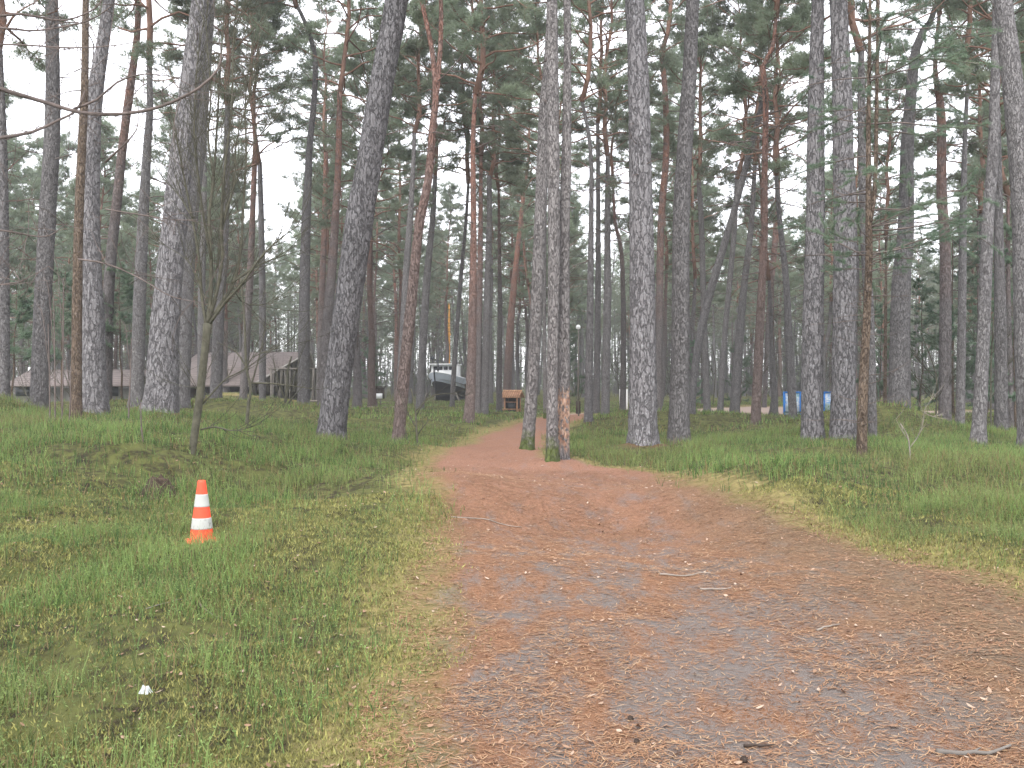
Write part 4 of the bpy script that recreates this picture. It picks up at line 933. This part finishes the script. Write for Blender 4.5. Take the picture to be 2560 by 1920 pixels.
# ------------------------------------------------------------------ boat ashore
WHITE = plain('white_paint', (.86, .87, .88), .5, .3, .08, 2); BLUEG = plain('pale_blue_grey_paint', (.52, .57, .68), .5, .3, .12, 2)
BLACKP = plain('black_tarred_hull', (.010, .010, .012), .6, .3, .3, 3); ORW = plain('varnished_orange_mast', (.75, .36, .07), .45, .3, .2, 3)
DARK = plain('dark_glass_and_iron', (.03, .035, .04), .3, .5, .2, 3); GREYW = plain('weathered_wood', (.155, .14, .125), .9, .1, .25, 6)
RWOOD = plain('reddish_new_wood', (.42, .23, .135), .7, .2, .25, 5); ROOFW = plain('orange_roof_boards', (.55, .32, .19), .7, .2, .3, 9); DWOOD = plain('dark_stained_wood', (.055, .04, .032), .8, .2, .3, 6)
def boat():
    Y = 76.0; X = (938 - CX) * Y / K; g = tz(X, Y); zk = EYE - (878 - CY) * Y / K
    root = empty('fishing_boat', (X, Y, zk - .02), 'black and pale blue wooden fishing boat set ashore, bow facing the path', 'boat', rz=math.radians(-10)); root.scale = (1.12, 1.12, 1.12)
    L = 11.0; ns = 22; top, mid, low = [], [], []
    def half(t): return 1.32 * (math.sin(min(1, t / .42) * math.pi / 2) ** .75) * (1 - .35 * max(0, (t - .62) / .38) ** 2)
    def sheer(t): return 2.5 - .75 * math.sin(min(1, t * 1.15) * math.pi / 2) + .30 * max(0, t - .6)
    def section(t, z0, z1, n):
        out_ = []
        for k in range(n):
            f = k / (n - 1); z = z0 + (z1 - z0) * f; fz = (z - .3) / (sheer(t) - .3); w = half(t) * (max(0, fz) ** (.55 + .5 * (1 - min(1, t / .5))))
            rake = .75 * (1 - fz) * max(0, 1 - t * 5)
            out_.append((w, t * L + rake, z))
        return out_
    def strip(z0f, z1f, off, n):
        V, Q_ = [], []
        for side in (-1, 1):
            b0 = len(V)
            for i in range(ns + 1):
                t = i / ns
                for (w, y, z) in section(t, z0f(t), z1f(t), n): V.append((side * (w + (off if w > .01 else 0)), y - (off if t == 0 else 0), z))
            for i in range(ns):
                for k in range(n - 1):
                    a = b0 + i * n + k; q = (a, a + 1, a + n + 1, a + n); Q_.append(q if side > 0 else q[::-1])
        # transom
        return V, Q_
    V, Q_ = strip(lambda t: .3, lambda t: sheer(t) - .55, 0, 8); m0 = len(V)
    b1 = ns * 8; nL = (ns + 1) * 8
    for k in range(7): Q_.append((b1 + k, b1 + k + 1, nL + b1 + k + 1, nL + b1 + k))
    link('hull', mesh_np('hull', V, Q_, None, BLACKP, True), root)
    V, Q_ = strip(lambda t: sheer(t) - .55, lambda t: sheer(t) + .12, .025, 3)
    b1 = ns * 3; nL = (ns + 1) * 3
    for k in range(2): Q_.append((b1 + k, b1 + k + 1, nL + b1 + k + 1, nL + b1 + k))
    link('bulwark', mesh_np('bulwark', V, Q_, None, BLUEG, True), root)
    mb = MB(); rp = []
    for side in (-1, 1):
        P = [(side * (half(i / ns) + .03), i / ns * L, sheer(i / ns) + .14) for i in range(ns + 1)]; mb.tube(P, .045, 6)
    link('rubbing_rail', mb.mesh('rubbing_rail', WHITE), root)
    mb = MB(); mb.tube([(0, -.06, 2.75), (0, .1, 2.2), (0, .55, 1.0), (0, 1.0, .3)], [.06, .06, .07, .08], 6); mb.box((0, 5.5, .22), (.2, 9.5, .22)); link('stem_post', mb.mesh('stem_post', BLACKP), root)
    mb = MB()
    V = [];
    for i in range(1, ns + 1): t = i / ns; V += [(-half(t) + .03, t * L, sheer(t) - .35), (half(t) - .03, t * L, sheer(t) - .35)]
    mb.add(V, [(2 * i, 2 * i + 1, 2 * i + 3, 2 * i + 2) for i in range(ns - 1)]); link('deck', mb.mesh('deck', GREYW), root)
    h = MB(); h.box((0, 3.6, 2.4), (1.95, 1.9, 1.65), taper=.97); h.box((0, 3.5, 3.25), (2.05, 2.3, .09)); wh = link('wheelhouse', h.mesh('wheelhouse', WHITE), root)
    h = MB()
    for x in (-.62, -.2, .22, .64): h.box((x, 2.655, 2.95), (.30, .03, .26))
    for y in (3.1, 3.7): h.box((.915, y, 2.85), (.03, .4, .28)); h.box((-.915, y, 2.85), (.03, .4, .28))
    for x in (-.5, .0): h.box((x, 2.645, 2.45), (.42, .02, .07))
    link('window', h.mesh('window', DARK), wh)
    h = MB(); h.tube([(-.05, 4.7, 1.6), (-.04, 4.7, 5), (-.02, 4.7, 8.15)], [.12, .11, .07], 10); h.tube([(-.04, 4.7, 5.6), (-.04, 4.7, 5.75)], [.16, .16], 10); mast = link('mast', h.mesh('mast', ORW, True), root)
    h = MB(); h.tube([(-.1, 1.5, 1.9), (-.1, 1.5, 4.2)], [.07, .04], 6); h.box((-.1, 1.5, 3.5), (.5, .05, .06)); link('fore_post', h.mesh('fore_post', DARK), root); h = MB(); h.tube([(-.9, 3, 3.2), (-.95, 3, 4.0)], [.05, .03], 6); h.box((-.95, 3, 3.75), (.3, .3, .22)); link('lantern', h.mesh('lantern', DARK), root); h = MB(); h.box((.9, 3.1, 3.45), (.3, .3, .35)); link('vent', h.mesh('vent', DARK), root)
    h = MB()
    for sx in (-1, 1): h.tube([(-.02, 4.7, 7.6), (sx * 1.2, 5.9, 1.9)], .012, 4); 
    h.tube([(-.02, 4.7, 7.8), (0, .1, 2.5)], .012, 4); link('rigging', h.mesh('rigging', DARK), root)
    for y in (2.2, 5.5, 8.6):
        for sx in (-1, 1):
            h = MB(); h.tube([(sx * 1.7, y, -.25), (sx * 1.15, y, 1.0)], .08, 6); h.box((sx * .6, y, .06), (1.1, .22, .22)); link('prop', h.mesh('prop', GREYW), root)
    # boarding steps beside the hull
    r2 = empty('boarding_steps', (X + 2.75, Y + 3.2, zk), 'dark wooden boarding steps on the right flank of the boat', 'steps', rz=math.radians(14))
    for sx in (0, .7):
        h = MB(); h.tube([(sx, 0, 0), (sx - .0, 1.6, 1.9)], .05, 4); h.tube([(sx, 0, .9), (sx, 1.6, 2.8)], .03, 4); link('stringer', h.mesh('stringer', DWOOD), r2)
    for k in range(7): h = MB(); h.box((.35, .12 + k * .22, .16 + k * .27), (.7, .22, .04)); link('tread', h.mesh('tread', DWOOD), r2)
boat()

# ------------------------------------------------------------------ kiosk shaped info shelter
def kiosk():
    Y = 55.0; X = (1107 - CX) * Y / K; zb = EYE - (893 - CY) * Y / K
    root = empty('kiosk', (X, Y, zb), 'small reddish wooden shelter with slatted gable roof beside the path', 'kiosk', rz=math.radians(-18))
    w, dp, h = .78, .62, 1.08
    for sx in (-1, 1):
        for sy in (-1, 1):
            m = MB(); m.box((sx * w / 2, sy * dp / 2, h / 2 - .1), (.085, .085, h + .2)); link('post', m.mesh('post', RWOOD), root)
    m = MB(); m.box((0, dp / 2 - .02, .5), (w - .09, .04, .9)); m.box((-w / 2 + .02, 0, .62), (.03, dp - .09, .6)); m.box((w / 2 - .02, 0, .62), (.03, dp - .09, .6)); link('panel', m.mesh('panel', DWOOD), root)
    m = MB(); m.box((0, -dp / 2 + .06, .42), (.46, .10, .5)); link('board', m.mesh('board', DARK), root)
    m = MB(); m.box((0, -dp / 2 - .06, .27), (1.12, .22, .05)); m.box((-.48, -dp / 2 - .06, .1), (.07, .16, .3)); m.box((.48, -dp / 2 - .06, .1), (.07, .16, .3)); link('shelf', m.mesh('shelf', RWOOD), root)
    m = MB(); m.box((0, -dp / 2 - .004, h - .04), (w, .07, .08)); m.box((0, -dp / 2 - .004, .70), (w - .1, .05, .05)); link('beam', m.mesh('beam', RWOOD), root)
    # gable roof, ridge along x
    rise, ov = .29, .26; ex = w / 2 + .22
    for sy in (-1, 1):
        m = MB(); P = [(-ex, sy * (dp / 2 + ov), h - .10), (ex, sy * (dp / 2 + ov), h - .10), (ex, 0, h + rise), (-ex, 0, h + rise)]
        if sy > 0: P = P[::-1]
        m.slab(P, .03); link('roof_deck', m.mesh('roof_deck', RWOOD), root); m = MB()
        n = 9
        for k in range(n):
            x = -ex + .05 + (2 * ex - .1) * k / (n - 1); a = np.array([x, sy * (dp / 2 + ov + .01), h - .075]); b = np.array([x, sy * .02, h + rise + .02])
            m.tube([a, b], .028, 4)
        link('roof', m.mesh('roof', ROOFW), root)
    m = MB(); m.tube([(-ex, 0, h + rise + .03), (ex, 0, h + rise + .03)], .04, 6); link('ridge_board', m.mesh('ridge_board', ROOFW), root)
    m = MB()
    for sx in (-1, 1):
        V = [(sx * (w / 2 + .045), -dp / 2, h), (sx * (w / 2 + .045), dp / 2, h), (sx * (w / 2 + .045), 0, h + rise - .04), (sx * (w / 2 + .015), -dp / 2, h), (sx * (w / 2 + .015), dp / 2, h), (sx * (w / 2 + .015), 0, h + rise - .04)]
        m.add(V, [(0, 1, 4, 3), (1, 2, 5, 4), (2, 0, 3, 5)], [(0, 2, 1), (3, 4, 5)])
    link('gable', m.mesh('gable', RWOOD), root)
kiosk()

# ------------------------------------------------------------------ barn and shed
def roof_mat(name, a, b_):
    m, t, b = newmat(name, .9, .15); N = NT(t); v = N.coords((.35, 1, 1))
    wv = N.n('ShaderNodeTexWave', wave_type='BANDS', bands_direction='Z'); wv.inputs['Scale'].default_value = 2.6; wv.inputs['Distortion'].default_value = 1.2; wv.inputs['Detail'].default_value = 2; N.l(N.coords(), wv.inputs['Vector'])
    n1 = N.noise(v, 6, 4, .6); c = N.mix(N.map(n1, .3, .7), a, b_); c = N.mix(N.map(wv.outputs[1], .0, .3, .35, 0), c, tuple(x * .6 for x in a)); N.l(c, b.inputs['Base Color']); N.bump(wv.outputs[1], b, .5, .03); return m
def board_mat(name, a, b_):
    m, t, b = newmat(name, .9, .15); N = NT(t); v = N.coords((6, 6, .4)); n1 = N.noise(v, 2, 3, .6); c = N.mix(N.map(n1, .35, .65), a, b_); N.l(c, b.inputs['Base Color']); return m
ROOF = roof_mat('grey_shingles', (.20, .165, .155), (.285, .24, .225)); BOARD = board_mat('grey_boards', (.10, .09, .075), (.24, .215, .185))
def barn():
    Y = 57.0; xr = (552 - CX) * Y / K; xl = (330 - CX) * Y / K; g = -.75
    ze = EYE - (832 - CY) * Y / K; Lb = 6.8
    # local frame: origin at the near right corner, x leftwards is negative
    root = empty('barn', (xr, Y, g), 'long low barn with big grey shingled roof behind the left trunks', 'barn', rz=math.radians(-13))
    e = ze - g; rise = 2.25; dep = 4.4; ov = .0
    R0 = np.array([(-Lb, -.6, e), (.0, -.6, e), (1.6, dep, e + rise), (-Lb, dep, e + rise)])
    m = MB(); m.slab(R0, .12); m.slab(np.array([(-Lb, dep, e + rise), (1.6, dep, e + rise), (0, 2 * dep + .6, e), (-Lb, 2 * dep + .6, e)]), .12); link('roof', m.mesh('roof', ROOF), root)
    m = MB(); m.tube([(.02, -.62, e - .02), (1.63, dep, e + rise + .0)], .07, 4); m.tube([(1.63, dep, e + rise), (.02, 2 * dep + .6, e)], .07, 4); link('barge_board', m.mesh('barge_board', plain('pale_board', (.36, .34, .31), .8, .2)), root)
    m = MB(); m.box((-Lb / 2 - .3, 1.0 - .3, e / 2 - .1), (Lb - .6, .2, e)); m.box((-Lb + .2, dep, e / 2), (.2, 2 * dep - 1.4, e)); m.box((-Lb / 2 - .3, 2 * dep - .5, e / 2 - .1), (Lb - .6, .2, e)); link('wall', m.mesh('wall', DWOOD), root)
    # hanging boarded gable above a dark opening, facing right and camera
    m = MB(); n = 24
    for k in range(n):
        f = (k + .5) / n; y = -.3 + f * (2 * dep + .6); hh = e + rise * (1 - abs(y - dep) / (dep + .5)) - .1; x = .1 + 1.35 * (1 - abs(y - dep) / (dep + .5)) ; zb_ = e - .45 + .0
        m.box((x - .25, y, (hh + zb_) / 2), (.05, (2 * dep + .6) / n * .9, max(.1, hh - zb_)))
    link('gable_boards', m.mesh('gable_boards', BOARD), root)
    m = MB(); m.box((-.9, dep, e / 2 - .1), (.15, 2 * dep - 2, e - .1)); link('end_wall', m.mesh('end_wall', DWOOD), root)
    for y in (.2, dep * .7, dep * 1.35, 2 * dep - .2):
        m = MB(); m.box((-.1, y, e / 2 - .15), (.18, .18, e + .2)); link('post', m.mesh('post', DWOOD), root)
    # rack of poles against the gable
    r2 = empty('pole_rack', ((632 - CX) * 50 / K, 50, -.5), 'open rack of grey poles standing at the barn gable', 'rack', rz=.1)
    m = MB(); m.tube([(-1.3, 0, 2.78), (1.3, .0, 2.78)], .05, 6); link('rail', m.mesh('rail', GREYW), r2)
    for sx in (-1.15, 1.15): m = MB(); m.tube([(sx, 0, -.2), (sx, 0, 2.76)], .07, 6); link('post', m.mesh('post', GREYW), r2)
    rr = np.random.RandomState(2)
    for k in range(9):
        x = -1 + k * .25; m = MB(); m.tube([(x + rr.normal(0, .1), -.5, -.2), (x + rr.normal(0, .15), .05, 2.9)], [.03, .022], 5); link('pole', m.mesh('pole', GREYW), r2)
barn()
def shed():
    Y = 50.0; xl = (20 - CX) * Y / K; xr = (292 - CX) * Y / K; g = -.55; ze = EYE - (832 - CY) * Y / K; zr = EYE - (801 - CY) * Y / K
    Lx = xr - xl; root = empty('shed', (xl, Y, g), 'low grey-green shed with flat brown roof strip at the far left', 'shed')
    e = ze - g; r_ = zr - g
    m = MB(); m.slab([(0, -.6, e), (Lx, -.6, e), (Lx, 2.2, r_ + .1), (0, 2.2, r_ + .1)], .1); m.slab([(0, 2.2, r_ + .1), (Lx, 2.2, r_ + .1), (Lx, 5, e), (0, 5, e)], .1); link('roof', m.mesh('roof', ROOF), root)
    m = MB(); m.box((Lx / 2, .15, e / 2 - .2), (Lx - .6, .2, e)); m.box((Lx / 2, 4.3, e / 2 - .2), (Lx - .6, .2, e)); m.box((.4, 2.2, e / 2 - .2), (.2, 4, e)); m.box((Lx - .4, 2.2, e / 2 - .2), (.2, 4, e)); link('wall', m.mesh('wall', plain('grey_green_wall', (.17, .165, .145), .9, .1, .12, 1)), root)
    for x in (.9, 5.5):
        m = MB(); m.box((x, .03, e - .35), (1.1, .06, .5)); link('opening', m.mesh('opening', DARK), root)
shed()

# ------------------------------------------------------------------ blue notice board, lamp post, small signs, bollards
def noticeboard():
    Y = 45.0; x0 = (1694 - CX) * Y / K; x1 = (1796 - CX) * Y / K; zb = EYE - (903 - CY) * Y / K; zt = EYE - (846 - CY) * Y / K; w = x1 - x0; h = zt - zb
    BL = plain('blue_frame_paint', (.025, .20, .60), .5, .3, .15, 3); TEAL = plain('dark_teal_bar', (.02, .08, .10), .5, .3)
    root = empty('notice_board', (x0, Y, zb), 'blue framed row of white and pale blue information panels between the stout right pines', 'notice board', rz=math.radians(-3))
    n = 6; pw = w / n
    for k in range(n + 1):
        m = MB(); m.box((k * pw, 0, h / 2 - .15), (.055 if k else .10, .06, h + .3)); link('post', m.mesh('post', BL), root)
    m = MB(); m.box((w / 2, 0, h - .03), (w, .08, .07)); link('top_rail', m.mesh('top_rail', BL), root)
    m = MB(); m.box((w / 2, -.02, .30), (w, .05, .05)); link('lower_rail', m.mesh('lower_rail', TEAL), root)
    mm, t, b = newmat('printed_panel', .5, .3); N = NT(t); v = N.coords(); 
    tc = N.n('ShaderNodeTexCoord'); sp = N.n('ShaderNodeSeparateXYZ'); N.l(tc.outputs['Object'], sp.inputs[0])
    f = N.map(N.noise(N.coords((3, 1, 5)), 2.2, 4, .6), .45, .6); c = N.mix(N.math('MULTIPLY', f, N.map(sp.outputs[2], .35, .7)), (.74, .78, .82), (.22, .42, .72)); c = N.mix(N.math('MULTIPLY', N.map(N.noise(v, 1.1, 2), .5, .56), .55), c, (.16, .33, .30)); N.l(c, b.inputs['Base Color'])
    for k in range(n):
        m = MB(); m.box(((k + .5) * pw, .012, h / 2 + .03), (pw - .07, .02, h - .16)); link('panel', m.mesh('panel', mm), root)
noticeboard()
def post(name, px, py, Y, parts, label, cat):
    X = (px - CX) * Y / K; z = EYE - (py - CY) * Y / K; z = min(z, tz(X, Y) + .05); root = empty(name, (X, Y, z), label, cat)
    for nm, fn, mat in parts: m = MB(); fn(m); link(nm, m.mesh(nm, mat), root)
    return root
post('lamp_post', 1249, 893, 44, [('pole', lambda m: m.tube([(0, 0, -.2), (0, 0, 2), (0.02, 0, 4.1)], [.045, .035, .03], 8), GREYW), ('lamp_head', lambda m: m.add(*[(np.array(a) + (0, 0, 4.1)) if i == 0 else a for i, a in enumerate(lathe([(.01, 0), (.10, .05), (.12, .14), (.07, .22), (.01, .24)], 12))]), WHITE), ('base', lambda m: m.box((0, 0, .3), (.22, .2, .62)), DWOOD)], 'slim lamp post with white head and dark foot right of the stripped trunk', 'lamp post')
post('info_sign', 822, 868, 62, [('post', lambda m: m.tube([(0, .05, -.4), (0, .05, 1.25)], .045, 6), GREYW), ('sheet', lambda m: m.box((-.08, 0, .75), (.42, .03, .36)), WHITE), ('frame', lambda m: (m.box((-.04, .03, .95), (.62, .05, .75)), m.box((-.04, .0, 1.38), (.75, .3, .06))), DWOOD)], 'small white notice on a dark wooden stand between the big leaning pine and the boat', 'sign')
WP = plain('white_post_paint', (.75, .74, .72), .6, .2, .1)
for px, py, lb in [(1340, 893, 'left white marker post of the pair left of the thickest right pine'), (1354, 893, 'right white marker post of the pair left of the thickest right pine')]:
    post('marker_post', px, py, 50, [('stake', lambda m: m.box((0, 0, .55), (.10, .10, 1.6)), WP)], lb, 'post')
post('white_board', 68, 868, 58, [('stake', lambda m: m.box((0, .06, 1.8), (.08, .06, 4.6)), GREYW), ('plate', lambda m: m.box((0, 0, 3.78), (.42, .04, .12)), WHITE), ('sheet', lambda m: m.box((0, 0, 2.95), (.42, .04, .45)), WHITE)], 'white plates on a stake above the shed roof at the far left', 'sign')
def bench():
    Y = 40; X = (695 - CX + -17) * Y / K; z = EYE - (886 - CY) * Y / K; root = empty('low_rail', (X, Y, z), 'low log rail on short stakes in front of the barn gable', 'rail')
    m = MB(); m.tube([(-.75, 0, .42), (.1, .03, .40), (.8, 0, .38)], .05, 8); link('log', m.mesh('log', TWIGL), root)
    for x in (-.5, .65): m = MB(); m.tube([(x, 0, -.2), (x - .02, 0, .4)], .05, 6); link('stake', m.mesh('stake', GREYW), root)
bench()

# ------------------------------------------------------------------ sticks, cones, dark mound
def gpt(x, y):
    Y = flatY(y); 
    for _ in range(12): X = (x - CX) * Y / K; Y = .5 * Y + .5 * flatY(y, tz(X, Y))
    return (x - CX) * Y / K, Y
def stick(x, y, L, a, r, lab, seed, mat=TWIGL):
    X, Y = gpt(x, y); rnd = np.random.RandomState(seed); n = 7; P = []
    for i in range(n): t = i / (n - 1) - .5; xx = X + t * L * math.cos(a) + rnd.normal(0, .012 * L); yy = Y + t * L * math.sin(a) + rnd.normal(0, .02 * L); P.append((xx, yy, tz(xx, yy) + r * .8 + .004))
    P = np.array(P); o = np.array([X, Y, tz(X, Y)]); mb = MB(); D_, r_ = smooth_path(P - o, np.linspace(r, r * .45, n), .04); mb.tube(D_, r_, 7)
    if L > .25: i = len(D_) // 2; mb.tube([D_[i], D_[i] + (L * .12, .05 * L, r)], [r * .5, r * .2], 5)
    tag(link('fallen_stick', mb.mesh('fallen_stick', mat, True), None, tuple(o)), lab, 'stick')
stick(1050, 1122, .85, .25, .008, 'long pale stick lying across the path at mid distance', 1)
stick(1480, 1245, .42, -.05, .008, 'pale knobbly stick on the right half of the path', 2)
stick(1545, 1275, .24, -.4, .009, 'short grey stick just below the knobbly stick', 3)
stick(2105, 1632, .34, .18, .012, 'thick grey weathered stick in the bottom right corner', 4, GREYW)
stick(1640, 1615, .14, .1, .008, 'small dark stick at the bottom of the path right of centre', 5, DWOOD)
stick(1790, 1355, .20, .5, .007, 'thin pale stick on the right sandy part', 6)
stick(355, 1305, .30, 1.1, .004, 'bent pale straw stick lying in the heath below the cone', 7)
stick(455, 1330, .24, -.6, .005, 'thin pale twig in the heath lower right of the cone', 8)
def pine_cone(x, y, s, lab, seed):
    X, Y = gpt(x, y); r = np.random.RandomState(seed); mb = MB(); V, Q_ = lathe([(.001, 0), (.6, .12), (1, .5), (.95, .9), (.6, 1.4), (.2, 1.75), (.001, 1.8)], 10); V = np.array(V) * s * .5; mb.add(V, Q_)
    for k in range(44):
        a = k * 2.4; h = .1 + 1.5 * k / 44; rr = math.sin(min(1, (h + .15) / 1.9) * math.pi) * 1.05; p = np.array([math.cos(a) * rr, math.sin(a) * rr, h]); d = np.array([math.cos(a), math.sin(a), .5]) * .42; t_ = np.array([-math.sin(a), math.cos(a), 0]) * .28
        mb.add(np.array([p - t_, p + t_, p + d + t_ * .7, p + d - t_ * .7]) * s * .5, [(0, 1, 2, 3)])
    tag(link('pine_cone', mb.mesh('pine_cone', DWOOD), None, (X, Y, tz(X, Y) + s * .35), (1.35, 0, r.uniform(0, 6))), lab, 'pine cone')
pine_cone(1360, 1558, .022, 'dark pine cone at the bottom of the path, upper one of the left two', 1)
pine_cone(1374, 1608, .020, 'dark pine cone at the bottom of the path, lower one of the left two', 2)
pine_cone(1610, 1650, .026, 'dark pine cone at the very bottom edge of the path', 3)
def hump(x, y, w, h, lab, mat, seed, name, cat, n=26, spiky=.5):
    X, Y = gpt(x, y); V = []; Q_ = []; m = 34
    for i in range(n):
        f = i / (n - 1); rr = w * f
        for k in range(m):
            a = 2 * math.pi * k / m; xx, yy = rr * math.cos(a), rr * math.sin(a) * .7
            z = h * (1 - f ** 1.6) + h * spiky * float(noise(np.array(xx * 22 + seed), np.array(yy * 22), s=5)) * (1 - f) + .012 * float(noise(np.array(xx * 70), np.array(yy * 70), s=6)); V.append((xx, yy, tz(X + xx, Y + yy) - tz(X, Y) + z - .01 * (f > .95)))
    for i in range(n - 1):
        for k in range(m): Q_.append((i * m + k, i * m + (k + 1) % m, (i + 1) * m + (k + 1) % m, (i + 1) * m + k))
    tag(link(name, mesh_np(name, V, Q_, None, mat, True), None, (X, Y, tz(X, Y) - .01)), lab, cat)
HOLLOW = plain('dark_hollow_tone', (.055, .040, .030), .95, .1, .5, 30); LICH = plain('pale_lichen', (.42, .45, .44), .95, .1, .35, 60)
hump(345, 1066, .26, .22, 'dark mound painted as a shaded hollow in the heath behind the cone', HOLLOW, 3, 'dark_mound', 'dark mound')  # dark mound whose colour stands in for the shade of a black hollow
hump(315, 1496, .045, .028, 'pale grey lichen cushion in the lower left heath', LICH, 9, 'lichen_cushion', 'lichen', spiky=.9)
# ------------------------------------------------------------------ haze
mb = MB(); mb.box((0, 130, 14), (420, 330, 44)); hm = bpy.data.materials.new('haze'); hm.use_nodes = True; ht = hm.node_tree; ht.nodes.clear()
ho = ht.nodes.new('ShaderNodeOutputMaterial'); hv_ = ht.nodes.new('ShaderNodeVolumePrincipled'); hv_.inputs['Color'].default_value = (.90, .92, .94, 1); hv_.inputs['Density'].default_value = .0010; hv_.inputs['Anisotropy'].default_value = 0.0
ht.links.new(hv_.outputs[0], ho.inputs['Volume']); tag(link('haze', mb.mesh('haze', hm)), kind='stuff')
print('objects', len(bpy.data.objects))
